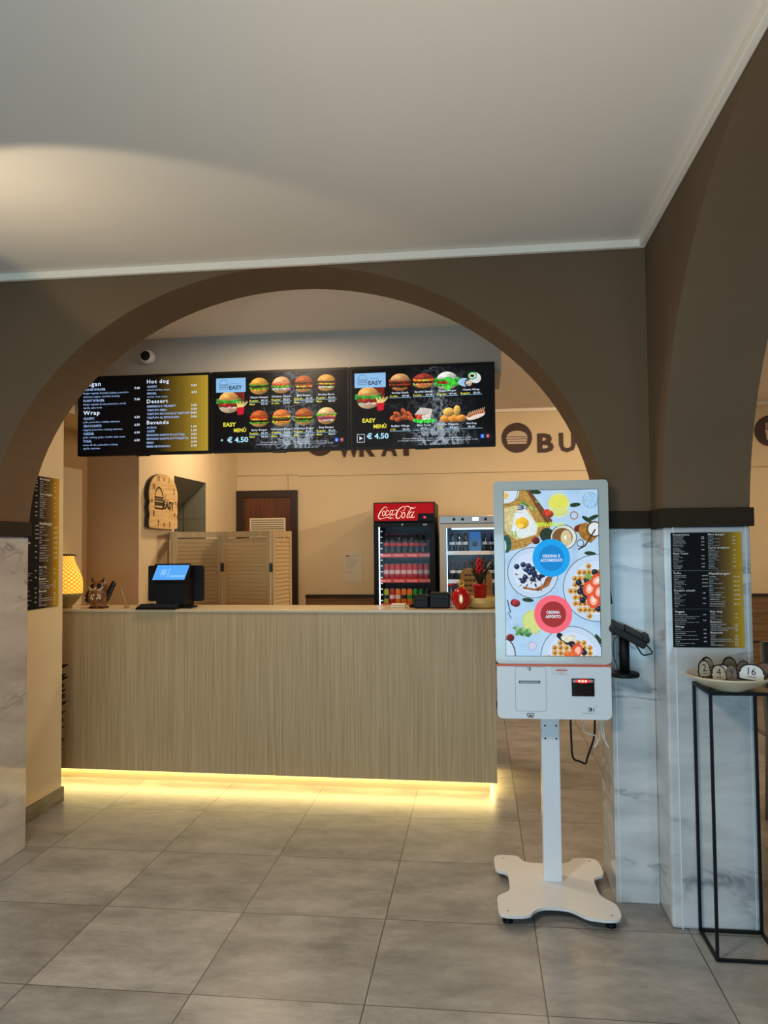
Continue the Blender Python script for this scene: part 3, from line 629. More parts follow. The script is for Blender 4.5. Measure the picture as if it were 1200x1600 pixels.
# ------------------------------------------------------------------ counter
b = MB()
cyl, cyr = 4.925, 4.845
LEDP = glow('led_strip_yellow', (255, 228, 150), 27)
def fy(x): return cyl+(cyr-cyl)*(x+2.71)/2.80
R_ = thing('service_counter', 'long light oak service counter lit by yellow LED strip at its foot', 'counter', (-1.4, 5.2, 0))
XL, XR = -2.965, .092
b = MB(); b.prism([(XL, fy(XL)), (XR, fy(XR)), (XR, fy(XR)+.62), (XL, fy(XL)+.62)], .083, 1.108, 'xy'); finish('body', b, M_OAK, parent=R_)
b = MB(); b.prism([(XL, fy(XL)-.006), (XR+.006, fy(XR)-.006), (XR+.006, fy(XR)+.30), (XL, fy(XL)+.30)], 1.108, 1.125, 'xy', bev=.002); finish('ledge_top', b, M_LEDGE, parent=R_)
b = MB(); b.prism([(XL, fy(XL)+.10), (XR-.045, fy(XR)+.10), (XR-.045, fy(XR)+.58), (XL, fy(XL)+.58)], 0, .083, 'xy'); finish('plinth', b, mat('pale_plinth', (216, 196, 156), .4), parent=R_)
b = MB(); b.prism([(XL, fy(XL)+.08), (XR-.02, fy(XR)+.08), (XR-.02, fy(XR)+.092), (XL, fy(XL)+.092)], .070, .0825, 'xy')
b.prism([(XR-.032, fy(XR)+.092), (XR-.02, fy(XR)+.092), (XR-.02, fy(XR)+.56), (XR-.032, fy(XR)+.56)], .070, .0825, 'xy'); finish('led_strip', b, LEDP, parent=R_)

# potted plant in the gap left of the counter
R_ = thing('potted_plant', 'dark green potted plant whose leaf tips peek out left of the oak counter', 'plant', (-2.74, 4.70, 0))
b = MB(); b.lathe([(.05, 0), (.07, .14), (.074, .15), (.066, .15), (.06, .13), (0, .13)], c=(-2.74, 4.70, 0), n=24); finish('pot', b, mat('dark_pot', (40, 34, 30), .5), parent=R_)
b = MB(); rr = random.Random(4)
for k in range(6):
    a = rr.uniform(-.5, .5) if k else 0; h = .34+.06*k; ex = -2.74+.055+.01*(k % 3); ey = 4.70+.012*(k-2.5)
    path = [Vector((-2.74+(ex+2.74)*t**1.3, 4.70+(ey-4.70)*t, .13+(h)*t)) for t in [i/8 for i in range(9)]]
    b.tube(path, [.004-.0003*i for i in range(9)], 6)
    for i in range(2, 9):
        for sgn in (-1, 1):
            p = path[i]; L_ = .135-.006*i; d = Vector((sgn*.85, rr.uniform(-.3, .3), .25)).normalized(); n_ = Vector((0, 1, 0)).cross(d).normalized()
            if sgn < 0: d = Vector((-.8, -.2, .3)).normalized()
            tip = p+d*L_; md = p+d*L_*.45
            b.poly([p, md+n_*.012, tip, md-n_*.012]); b.poly([p, md+Vector((0, .01, 0)), tip, md-Vector((0, .01, 0))])
finish('foliage', b, mat('dark_leaf', (22, 34, 20), .5), parent=R_, recalc=False)

# ------------------------------------------------------------------ things standing on the counter ledge (top at z 1.125)
LZ = 1.125
# woven lamp
R_ = thing('table_lamp', 'glowing woven amber table lamp at left end of the counter', 'lamp', (-2.765, 5.02, LZ))
c = (-2.765, 5.02, LZ)
b = MB(); b.lathe([(.035, 0), (.03, .01), (.05, .03), (.085, .075), (.098, .10), (.094, .10), (.0, .10)], c=c); finish('base_bowl', b, mat('lamp_bowl', (150, 134, 76), .5), parent=R_)
def lamp_mat():
    m = mat('woven_shade', (230, 150, 40), .6, emit=(255, 170, 40), estr=1.); N = m.node_tree.nodes; L = m.node_tree.links; b = N['Principled BSDF']
    tc = N.new('ShaderNodeTexCoord'); sp = N.new('ShaderNodeSeparateXYZ'); L.new(tc.outputs['Object'], sp.inputs[0])
    at2 = N.new('ShaderNodeMath'); at2.operation = 'ARCTAN2'; L.new(sp.outputs[1], at2.inputs[0]); L.new(sp.outputs[0], at2.inputs[1])
    def wav(sgn):
        m1 = N.new('ShaderNodeMath'); m1.operation = 'MULTIPLY'; m1.inputs[1].default_value = 16*sgn; L.new(at2.outputs[0], m1.inputs[0])
        m2 = N.new('ShaderNodeMath'); m2.operation = 'MULTIPLY_ADD'; m2.inputs[1].default_value = 240; L.new(sp.outputs[2], m2.inputs[0]); L.new(m1.outputs[0], m2.inputs[2])
        m3 = N.new('ShaderNodeMath'); m3.operation = 'SINE'; L.new(m2.outputs[0], m3.inputs[0]); return m3
    a_, b_ = wav(1), wav(-1); mx = N.new('ShaderNodeMath'); mx.operation = 'MAXIMUM'; L.new(a_.outputs[0], mx.inputs[0]); L.new(b_.outputs[0], mx.inputs[1])
    rp = N.new('ShaderNodeValToRGB'); rp.color_ramp.elements[0].position = .25; rp.color_ramp.elements[0].color = (*lin((255, 222, 90)), 1); rp.color_ramp.elements[1].position = .9; rp.color_ramp.elements[1].color = (*lin((206, 108, 24)), 1)
    L.new(mx.outputs[0], rp.inputs[0]); L.new(rp.outputs[0], b.inputs['Emission Color']); b.inputs['Emission Strength'].default_value = 1.05; return m
b = MB(); b.lathe([(.098, .10), (.1, .16), (.096, .20), (.078, .25), (.056, .295), (.044, .33), (.042, .355)], c=c, cap=False); finish('woven_shade', b, lamp_mat(), parent=R_)
b = MB(); b.lathe([(.045, .352), (.046, .362), (.03, .364), (0, .364)], c=c); finish('top_ring', b, M_DARKW, parent=R_)
b = MB(); b.ball((c[0]+.02, c[1]-.04, c[2]+.17), .022, .022, .028); finish('bulb', b, glow('lamp_bulb', (255, 240, 200), 9), parent=R_)
b = MB(); b.tube([(c[0]+.03, c[1], c[2]+.36), (c[0]+.05, c[1]-.01, c[2]+.357), (c[0]+.075, c[1]-.02, c[2]+.352)], .003, 6); finish('switch_wire', b, M_BLKMET, parent=R_)
# owl
ox, oy = -2.541, 5.02
R_ = thing('owl_figurine', 'brown ceramic owl figurine with one wing raised beside the amber lamp', 'figurine', (ox, oy, LZ))
OWL = noise_mat('owl_glaze', (88, 50, 26), (150, 100, 54), nscale=30, rough=.42); OWLD = mat('owl_dark_glaze', (34, 18, 16), .25); OWLP = mat('owl_pale', (232, 212, 168), .5)
b = MB(); b.lathe([(.052, 0), (.055, .012), (.05, .02), (.064, .045), (.070, .075), (.064, .105), (.056, .122), (.060, .14), (.058, .162), (.042, .178), (.0, .184)], c=(ox, oy, LZ), n=28)
for v in b.b.verts: v.co.y = oy+(v.co.y-oy)*.8
finish('body', b, OWL, parent=R_)
b = MB()
for s_ in (-1, 1):
    b.tube([(ox+s_*.022, oy-.012, LZ+.165), (ox+s_*.036, oy-.016, LZ+.185), (ox+s_*.045, oy-.014, LZ+.207)], [.016, .01, .002], 8)
    b.ball((ox+s_*.024, oy-.036, LZ+.152), .026, .012, .015, Matrix.Rotation(s_*.3, 4, 'Y'))
finish('brow_and_ear_tufts', b, OWLD, parent=R_)
b = MB()
for s_ in (-1, 1): b.tube([(ox+s_*(.004+.044*t), oy-.040, LZ+.130-.014*math.sin(PI*t)+.016*t) for t in [i/6 for i in range(7)]], .0055, 6)
for (dx, dz) in ((-.024, .085), (-.012, .075), (-.03, .07), (-.018, .062), (.02, .09), (.032, .084), (.022, .072), (.034, .068), (.012, .066), (-.008, .09)): b.ball((ox+dx, oy-.052, LZ+dz), .0065, .004, .0075, u=8, v=6)
finish('pale_markings', b, OWLP, parent=R_)
b = MB()
for s_ in (-1, 1): b.ball((ox+s_*.022, oy-.043, LZ+.142), .009, .005, .009, u=12, v=8)
finish('eye', b, mat('owl_eye', (30, 16, 10), .5), parent=R_)
b = MB(); b.tube([(ox, oy-.044, LZ+.138), (ox, oy-.056, LZ+.128), (ox, oy-.052, LZ+.120)], [.006, .005, .001], 8); finish('beak', b, OWLP, parent=R_)
b = MB()
for k in range(4): b.ball((ox-.070-.007*(k % 2), oy-.005, LZ+.100-.016*k), .02, .012, .016, Matrix.Rotation(.5, 4, 'Y'), u=12, v=8)
finish('wing', b, OWLD, parent=R_)
b = MB()
for k in range(5): b.ball((ox+.060+.0105*k, oy-.005, LZ+.070+.021*k), .024-.001*k, .013, .030, Matrix.Rotation(.35, 4, 'Y'), u=12, v=8)
finish('wing', b, OWLD, parent=R_)
b = MB()
for s_ in (-1, 1):
    for t in (-1, 0, 1): b.ball((ox+s_*.022+t*.008, oy-.042, LZ+.018), .006, .01, .012, u=8, v=6)
finish('foot', b, OWL, parent=R_)
b = MB(); b.box(ox-.052, ox+.058, oy-.04, oy+.035, LZ, LZ+.012, bev=.004); finish('base', b, OWLD, parent=R_)
# incense holder
R_ = thing('incense_holder', 'small incense holder with a thin slanted stick right of the owl', 'holder', (-2.343, 5.02, LZ))
b = MB(); b.box(-2.358, -2.330, 5.008, 5.032, LZ, LZ+.024, bev=.003); finish('block', b, mat('holder_block', (170, 140, 84), .5), parent=R_)
b = MB(); b.tube([(-2.345, 5.02, LZ+.02), (-2.384, 5.02, LZ+.13)], .0016, 6); finish('stick', b, mat('stick_tan', (226, 190, 130), .7), parent=R_)

# till: rear monitor, tilted customer display, stand, keyboard in front
R_ = thing('till_terminal', 'black point of sale terminal with lit blue customer display on the counter', 'till', (-2.0, 5.03, LZ))
b = MB(); b.prism(rrect(-2.222, -1.84, 1.166, 1.405, .012), 5.085, 5.12, 'xz'); finish('rear_monitor', b, M_BLACK, parent=R_)
b = MB(); b.prism([(-2.125, 4.99), (-1.93, 4.99), (-1.90, 5.085), (-2.11, 5.085)], LZ+.012, LZ+.2, 'xy', bev=.01); b.box(-2.13, -1.88, 4.98, 5.10, LZ, LZ+.014, bev=.005); finish('stand', b, M_BLACK, parent=R_)
mt = Matrix.Translation((-2.015, 4.975, 1.362)) @ Matrix.Rotation(-.42, 4, 'X') @ Matrix.Rotation(0, 4, 'Z')
b = MB(); b.prism(rrect(-.125, .125, -.068, .062, .01), 0, .018, 'xz', mtx=mt); fr_ = finish('display_frame', b, M_BLACK, parent=R_)
def skew(mb):
    for v in mb.b.verts: v.co.x += (v.co.z-1.362)*.22
    return mb
b = MB(); b.prism([(-.112, -.052), (.108, -.052), (.108, .052), (-.112, .052)], -.0012, -.0004, 'xz', mtx=mt); finish('display_glass', skew(b), glow('till_screen_blue', (86, 168, 250), 1.), parent=fr_)
b = MB()
b.prism([(-.07, -.02), (-.035, -.02), (-.035, .02), (-.07, .02)], -.0022, -.0016, 'xz', mtx=mt); b.prism([(-.02, -.035), (-.012, -.035), (-.012, .03), (-.02, .03)], -.0022, -.0016, 'xz', mtx=mt); b.prism([(0, -.035), (.1, -.035), (.1, -.02), (0, -.02)], -.0022, -.0016, 'xz', mtx=mt)
finish('display_icons', skew(b), glow('till_screen_pale', (130, 196, 255), 1.), parent=fr_)
R_ = thing('keyboard', 'low black keyboard lying in front of the till', 'keyboard', (-2.09, 4.92, LZ))
b = MB(); b.prism([(4.885, LZ), (4.974, LZ), (4.972, LZ+.03), (4.90, LZ+.012)], -2.225, -1.95, 'yz', bev=.003); finish('case', b, M_BLACK, parent=R_)
b = MB()
for k in range(12):
    for j in range(4): b.box(-2.217+k*.0222, -2.198+k*.0222, 4.905+j*.016, 4.917+j*.016, LZ+.013+j*.004, LZ+.020+j*.004)
finish('keys', b, mat('key_black', (26, 26, 28), .5), parent=R_)
R_ = tag(finish('computer_mouse', MB().ball((-2.175, 5.03, LZ+.014), .026, .036, .016), M_BLACK, loc=(-2.175, 5.03, LZ)), 'black computer mouse beside the till keyboard', 'mouse')

# small things at the right half of the ledge
def napkin(z, lab):
    o = finish('napkin_packet', MB().box(-.563, -.472, 5.02, 5.10, z, z+.0125, bev=.003), mat('napkin_white', (226, 214, 196), .6), loc=(-.517, 5.06, z)); tag(o, lab, 'napkins', 'white napkin packets')
napkin(LZ, 'lower of two flat white napkin packets in front of the red cooler'); napkin(LZ+.0128, 'upper of two flat white napkin packets in front of the red cooler')
tag(finish('stapler', MB().ball((-.43, 5.05, LZ+.012), .022, .03, .013), M_BLACK, loc=(-.43, 5.05, LZ)), 'small black rounded object beside the black printers', 'stapler')
def printer(x0, x1, h, lab):
    R_ = thing('receipt_printer', lab, 'printer', ((x0+x1)/2, 5.03, LZ), group='black printers on the counter')
    b = MB(); b.box(x0, x1, 4.97, 5.09, LZ, LZ+h, bev=.008); finish('case', b, M_BLACK, parent=R_)
    b = MB(); b.box(x0+.015, x1-.015, 5.0, 5.06, LZ+h-.001, LZ+h+.004, bev=.002); finish('paper_lid', b, mat('lid_black', (30, 28, 26), .5), parent=R_)
    b = MB(); b.box(x0+.02, x1-.02, 4.968, 4.972, LZ+h*.62, LZ+h*.66); finish('paper_slot', b, mat('slot_dark', (4, 4, 4), .8), parent=R_)
printer(-.412, -.318, .082, 'lower black receipt printer, left of the two on the counter')
printer(-.314, -.186, .096, 'taller black receipt printer, right of the two on the counter')
# red ornament
R_ = thing('red_ornament', 'glossy red round ornament with gold bow on the counter beside the tray', 'ornament', (-.112, 4.925, LZ))
RG = mat('red_glaze', (190, 10, 22), .12, coat=.5); GOLD = mat('gold', (226, 176, 60), .25, 1.)
ox, oy, oz = -.112, 4.925, LZ
b = MB(); b.lathe([(.022, 0), (.034, .006), (.052, .03), (.06, .062), (.055, .095), (.038, .122), (.018, .136), (0, .138)], c=(ox, oy, oz), n=28)
for v in b.b.verts: v.co.y = oy+(v.co.y-oy)*.75
finish('body', b, RG, parent=R_)
b = MB(); b.tube([(ox+.011*math.cos(a), oy-.047, oz+.066+.026*math.sin(a)) for a in [2*PI*k/20 for k in range(20)]], .003, 6, close=True); b.prism(ell(ox, oz+.066, .009, .024, 20), oy-.047, oy-.040, 'xz'); finish('gold_oval', b, mat('pale_gold', (232, 190, 130), .3, .6), parent=R_)
b = MB()
for s_ in (-1, 1): b.tube([(ox+s_*(.002+.017*math.sin(t)), oy-.004*s_, oz+.145+.016*(1-math.cos(t))) for t in [PI*1.0*k/8 for k in range(9)]], .004, 6)
b.ball((ox, oy, oz+.142), .012, .01, .008); finish('gold_bow', b, GOLD, parent=R_)
# glass with the red flower
R_ = thing('flower_pick', 'small red artificial flower in a clear stem behind the red ornament', 'flower', (-.178, 5.03, LZ))
b = MB(); b.lathe([(.014, 0), (.014, .003), (.003, .008), (.003, .03)], c=(-.178, 5.03, LZ), n=14); b.tube([(-.178, 5.03, LZ+.03), (-.178, 5.03, LZ+.135)], .003, 6); finish('stem', b, mat('clear_stem', (190, 190, 196), .2), parent=R_)
b = MB()
for k in range(5): a = 2*PI*k/5; b.ball((-.178+.013*math.cos(a), 5.03+.01*math.sin(a), LZ+.145+.004*math.cos(a)), .013, .012, .009, u=10, v=6)
finish('petals', b, mat('petal_red', (180, 14, 40), .5), parent=R_)
# tray, pot, bromeliad, cartons (the tray overhangs nothing: it stands on the ledge)
tag(finish('wooden_tray', MB().lathe([(.09, 0), (.112, .012), (.12, .04), (.118, .066), (.112, .066), (.108, .04), (.1, .016), (0, .016)], c=(.02, 5.06, LZ), n=48), noise_mat('tray_wood', (206, 174, 100), (226, 198, 128), scale=(1, 1, 8), nscale=6, rough=.4), loc=(.02, 5.06, LZ)), 'round pale wooden tray holding the red flowerpot', 'tray')
px_, py_, pz = .006, 5.06, LZ+.0165
R_ = thing('potted_bromeliad', 'red bromeliad with long dark leaves in a square red pot on the tray', 'plant', (px_, py_, pz))
b = MB(); b.lathe([(.034, 0), (.044, .118), (.047, .12), (.047, .135), (.041, .135), (.038, .12), (0, .118)], c=(px_, py_, pz), n=28); finish('pot', b, mat('pot_red', (178, 14, 28), .35), parent=R_)
b = MB()
for k in range(15):
    a = 2.399*k; L_ = .16 if k in (3, 6, 8, 11) else .085+.03*((k*7) % 4)/3; up = .5+.5*((k*5) % 7)/7; d = Vector((math.cos(a), math.sin(a)*.5, 0)); n_ = Vector((-math.sin(a), math.cos(a)*.5, 0)).normalized()
    pts_ = []
    for i in range(8):
        t = i/7; pts_.append(Vector((px_, py_, pz+.125))+d*L_*.78*t+Vector((0, 0, L_*up*1.25*math.sin(t*1.75))))
    for i in range(7):
        w0, w1 = .010*math.sin(PI*(.25+.75*i/7))+.0012, .010*math.sin(PI*(.25+.75*(i+1)/7))+.0012
        b.poly([pts_[i]-n_*w0, pts_[i]+n_*w0, pts_[i+1]+n_*w1, pts_[i+1]-n_*w1])
finish('leaves', b, mat('bromeliad_leaf', (30, 52, 30), .35), parent=R_, recalc=False)
b = MB(); b.tube([(px_, py_, pz+.12), (px_-.004, py_, pz+.24)], .006, 8)
for k in range(16):
    a = 2.4*k; z_ = .20+.006*k; rr_ = .026-.0008*k; b.ball((px_-.004+rr_*.7*math.cos(a), py_+rr_*.7*math.sin(a), pz+z_), .009, .009, .014, u=8, v=6)
finish('flower_spike', b, mat('bract_red', (206, 16, 34), .4), parent=R_)
def carton(x0, x1, y0, y1, h, lab, dark):
    R_ = thing('carton', lab, 'box', ((x0+x1)/2, (y0+y1)/2, LZ-.225), group='cardboard cartons behind the tray')
    ol = [(x0, .9), (x1, .9), (x1, 1.125+h-.05)]+[(x1-.05+.05*math.cos(a), 1.125+h-.05+.05*math.sin(a)) for a in [PI/2*k/6 for k in range(1, 7)]]+[(x0+.05-.05*math.sin(a), 1.125+h-.05+.05*math.cos(a)) for a in [PI/2*k/6 for k in range(0, 7)]]
    b = MB(); b.prism(ol, y0, y1, 'xz'); finish('board', b, noise_mat('kraft_board', (150, 110, 56), (172, 130, 72), nscale=8, rough=.7), parent=R_)
    b = MB()
    for k in range(4):
        for j in range(3): b.box(x0+.03+j*.028, x0+.052+j*.028, y0-.0015, y0+.001, 1.20+k*.036, 1.212+k*.036) if dark else None
    if not dark: b.box((x0+x1)/2-.006, (x0+x1)/2+.002, y0-.0015, y0+.001, .95, 1.125+h-.01)
    finish('print', b, mat('carton_print', (66, 40, 22), .7), parent=R_)
# they stand on the lower work top behind the ledge
b = MB(); b.prism([(XL, fy(XL)+.62), (XR, fy(XR)+.62), (XR, 5.72), (XL, 5.72)], .86, .90, 'xy'); b.prism([(XL, fy(XL)+.62), (XR, fy(XR)+.62), (XR, 5.70), (XL, 5.70)], .0, .86, 'xy')
tag(finish('back_work_top', b, mat('work_top', (120, 110, 96), .5), loc=(-1.4, 5.6, 0)), 'lower work top running behind the oak service counter', 'work top')
carton(-.13, -.005, 5.50, 5.56, .235, 'brown cardboard carton with dark print behind the red ornament', True)
carton(.0, .092, 5.50, 5.58, .225, 'plain brown carton with one dark seam behind the flowerpot', False)

# ------------------------------------------------------------------ self-order kiosk
KX0, KX1, KY = .070, .545, 3.40
R_ = thing('order_kiosk', 'tall white self-order kiosk with lit breakfast touchscreen on a pole stand', 'kiosk', (.305, 3.53, 0))
b = MB(); b.prism(rrect(KX0-.003, KX1+.003, 1.02, 1.797, .014), KY, KY+.03, 'xz', bev=.003); up = finish('upper_bezel', b, mat('bezel_white', (206, 212, 208), .12, coat=.5), parent=R_)
b = MB(); b.prism(rrect(KX0, KX1, .787, 1.019, .02), KY+.002, KY+.03, 'xz', bev=.003); lo_ = finish('lower_panel', b, M_WHITE, parent=R_)
b = MB(); b.prism(rrect(KX0+.012, KX1-.012, .80, 1.785, .02), KY+.03, KY+.075, 'xz'); b.box(.15, .46, KY+.075, KY+.115, .83, 1.55, bev=.01); finish('rear_housing', b, M_GREYP, parent=R_)
b = MB(); b.box(KX0, KX1, KY-.0015, KY+.002, 1.0085, 1.0175); finish('orange_stripe', b, mat('kiosk_orange', (222, 92, 38), .4), parent=R_)
b = MB(); b.box(.1085, .5065, KY-.0012, KY+.001, 1.0505, 1.7585); finish('screen_surround', b, mat('screen_black', (8, 8, 10), .2), parent=R_)
# touchscreen picture (drawn in units of the 795 x 1375 layout)
cv = Canvas(320, 553, (172, 208, 238), 5); q_ = 320/795.
def E_(x, y, rx, ry, c, rot=0., **k): cv.ell((x-148)*q_, (y-145)*q_, rx*q_, ry*q_, c, rot, **k)
def Pl(P, c, nz=0.): cv.poly([((x-148)*q_, (y-145)*q_) for x, y in P], c, nz)
def Ln(x0, y0, x1, y1, w_, c): cv.line((x0-148)*q_, (y0-145)*q_, (x1-148)*q_, (y1-145)*q_, w_*q_, c)
def Rg(x, y, r_, w_, c): cv.ring((x-148)*q_, (y-145)*q_, r_*q_, r_*q_, w_*q_, c)
cv.put(np.clip(cv.noise(70, 4)*1.6-.6, 0, 1)*.5, (214, 226, 236)); cv.put(np.clip(cv.noise(40, 3)*2-1.1, 0, 1)*.5, (120, 160, 205))
Pl([(145, 145), (370, 145), (570, 430), (330, 620), (145, 660)], (176, 138, 66), .2); Pl([(340, 145), (375, 145), (560, 400), (520, 450)], (110, 72, 36), .2)
for k in range(5): Ln(150, 500+k*32, 420, 380+k*50, 3, (120, 90, 44))
E_(160, 160, 120, 90, (206, 222, 236)); E_(150, 185, 40, 30, (226, 190, 110), nz=.3); Rg(160, 160, 105, 4, (80, 80, 70))
Pl([(150, 290), (330, 255), (440, 450), (420, 520), (250, 560), (150, 480)], (206, 196, 140), .15)
Pl([(240, 330), (330, 300), (430, 440), (420, 510), (300, 545), (205, 500)], (222, 232, 232), .06)
E_(302, 418, 56, 48, (238, 184, 40), nz=.1, sh=.15); E_(285, 440, 30, 18, (250, 220, 100))
for k in range(26): E_(300+((k*37) % 130), 238+((k*23) % 80), 12, 7, ((96, 160, 70), (60, 120, 40), (190, 210, 120))[k % 3], k*.7)
for k in range(9): E_(190+(k*29) % 60, 490+(k*17) % 50, 10, 7, (150, 180, 90), k)
for x, y, rr in ((420, 160, .1), (750, 272, -.1), (850, 395, .6), (900, 380, -.4), (870, 675, .1), (340, 1058, .1), (925, 1380, 1.)): E_(x, y, 48, 17, (38, 60, 34), rr, nz=.3)
E_(615, 270, 96, 108, (206, 226, 206)); E_(615, 250, 82, 66, (222, 224, 92), nz=.04); E_(612, 330, 76, 36, (214, 222, 130)); Rg(615, 262, 92, 3, (150, 170, 150))
Rg(880, 235, 62, 6, (110, 160, 200)); Rg(890, 200, 44, 4, (200, 224, 240)); E_(880, 240, 50, 56, (158, 198, 232), nz=.2)
for x, y, c in ((515, 335, (180, 50, 36)), (535, 345, (196, 70, 40)), (775, 470, (120, 26, 22)), (800, 460, (90, 20, 20)), (415, 565, (110, 40, 36)), (225, 1080, (120, 24, 26)), (240, 1085, (150, 40, 40)), (185, 1370, (120, 30, 26))): E_(x, y, 34, 30, c, nz=.2, sh=.4)
Rg(742, 360, 30, 9, (170, 110, 100)); Rg(790, 590, 28, 6, (40, 50, 50)); Rg(565, 980, 26, 4, (150, 170, 200)); Rg(372, 1437, 34, 4, (170, 150, 180)); E_(372, 1437, 30, 30, (200, 206, 226))
E_(510, 520, 60, 60, (40, 56, 44), nz=.2); E_(650, 540, 112, 104, (52, 44, 34)); E_(650, 540, 106, 98, (216, 222, 214)); E_(640, 540, 86, 78, (120, 86, 44), nz=.12); E_(672, 545, 46, 64, (210, 196, 150), nz=.06); E_(665, 545, 9, 20, (240, 240, 226), nz=.5)
Pl([(790, 430), (850, 420), (930, 540), (880, 590), (810, 560), (770, 500)], (160, 112, 40), .3); E_(910, 475, 66, 66, (92, 66, 30)); E_(912, 475, 54, 54, (222, 230, 232)); Ln(775, 640, 830, 610, 12, (60, 40, 30)); Ln(830, 610, 915, 480, 12, (66, 46, 34))
E_(165, 590, 42, 75, (44, 84, 72), nz=.2); E_(148, 610, 16, 50, (190, 216, 220))
def plate(x, y, r_): E_(x, y, r_, r_*.98, (70, 66, 70)); E_(x, y, r_-5, r_*.98-5, (190, 214, 240)); E_(x, y, r_*.82, r_*.8, (202, 222, 244)); Rg(x, y, r_*.8, 3, (168, 194, 222))
plate(385, 832, 215)
E_(390, 860, 150, 125, (206, 222, 240), nz=.04)
Pl([(470, 930), (500, 870), (560, 850), (520, 940), (430, 985), (300, 965), (300, 945), (400, 965)], (150, 92, 46), .35)
for k in range(26):
    a = k*2.4; E_(385+(20+k*5)*math.cos(a), 880+(14+k*4)*math.sin(a), 11+k % 3*3, 5+k % 2*3, ((118, 76, 44), (160, 120, 80), (60, 44, 40))[k % 3], a)
for x, y in ((305, 765), (350, 775), (385, 800), (335, 808), (320, 870), (385, 885), (440, 870), (360, 830), (400, 850), (300, 900), (470, 850), (395, 830), (250, 780)): E_(x, y, 23, 22, (26, 34, 66), nz=.2); E_(x-6, y-7, 7, 6, (96, 120, 170))
def waffle(x0, y0, x1, y1):
    for i in range(9):
        for j in range(9):
            x, y = x0+(x1-x0)*i/8, y0+(y1-y0)*j/8
            if ((x-(x0+x1)/2)/((x1-x0)/2))**2+((y-(y0+y1)/2)/((y1-y0)/2))**2 < 1.05: E_(x, y, 24, 24, (212, 164, 84), nz=.2); E_(x, y, 12, 12, (140, 84, 34), .7); E_(x-7, y-7, 5, 5, (236, 206, 150))
plate(920, 960, 282); waffle(700, 780, 1010, 1190)
for x, y in ((770, 915), (800, 960), (820, 1010), (780, 990), (850, 1040), (905, 830), (925, 870), (880, 1100), (930, 1130), (800, 1060), (840, 900), (930, 1040)): E_(x, y, 26, 25, (24, 26, 40), nz=.3); E_(x-6, y-6, 7, 6, (90, 100, 140))
for x, y, rr in ((860, 965, .3), (925, 900, .9), (890, 1060, 0), (940, 990, .4)): E_(x, y, 56, 66, (222, 84, 48), rr, nz=.1); E_(x, y, 30, 42, (244, 180, 160), rr); E_(x, y, 11, 20, (252, 226, 214), rr)
for k in range(10): E_(830+(k*13) % 40, 850+(k*7) % 40, 16, 6, (110, 170, 70), k*.8)
plate(700, 1530, 262); waffle(510, 1370, 900, 1700)
for k in range(24): E_(600+(k*47) % 230, 1350+(k*31) % 150, 24, 23, (26, 26, 38), nz=.3); E_(594+(k*47) % 230, 1343+(k*31) % 150, 7, 6, (96, 106, 140))
for x, y in ((640, 1370), (665, 1385), (700, 1375)): E_(x, y, 28, 22, (224, 220, 200), nz=.1)
E_(745, 1470, 46, 56, (222, 84, 48), .3, nz=.1); E_(750, 1475, 24, 36, (246, 190, 170), .3); E_(690, 1505, 60, 26, (224, 110, 50), nz=.2)
E_(380, 1240, 94, 104, (196, 214, 160)); E_(376, 1232, 80, 86, (206, 220, 132), nz=.03); Rg(380, 1240, 92, 3, (150, 170, 150))
for k in range(16): E_(230+(k*17) % 120, 1290+(k*23) % 60, 22, 12, ((90, 150, 80), (60, 110, 60), (150, 190, 130))[k % 3], k)
E_(145, 1510, 84, 130, (70, 70, 76)); E_(140, 1515, 80, 128, (196, 216, 234)); Ln(165, 1060, 190, 1160, 8, (50, 60, 76)); Ln(170, 1160, 195, 1210, 6, (60, 70, 90))
E_(543, 710, 158, 157, (24, 160, 236)); E_(545, 711, 106, 106, (18, 132, 208))
E_(550, 1176, 160, 157, (246, 104, 122)); E_(552, 1176, 107, 106, (158, 44, 44))
pic = cv.mesh('touchscreen', R_, .1105-.305, .5045-.305, 1.0525, 1.7565, KY-.0016-3.53, M_PIC)
TXL = lambda x: .1105-.305+(x-148)/795*.394
TZL = lambda y: 1.7565-(y-145)/1375*.704
b = MB(); y = KY-.0026-3.53
b.mi = 0
for t_, xx, yy in (('ORDINA E', 543, 706), ('ACCOMODATI', 543, 741), ('ORDINA', 550, 1171), ('ASPORTO', 550, 1207)): b.text(t_, TXL(xx), TZL(yy), .0125, y, align='CENTER', bold=.03, w=.0092*len(t_))
b.mi = 1; b.text('BENVENUTI', TXL(425), TZL(448), .017, y, bold=.03, w=.115)
b.mi = 2; b.text('3', TXL(262), TZL(307), .022, y, bold=.03, w=.03); b.text('i', TXL(338), TZL(307), .022, y, bold=.02); b.text('smart order', TXL(245), TZL(330), .004, y)
finish('screen_lettering', b, [M_LETLIT, glow('screen_lime', (206, 240, 50), 1.), glow('screen_logo_blue', (40, 90, 170), 1.)], parent=pic, local=True, recalc=False)
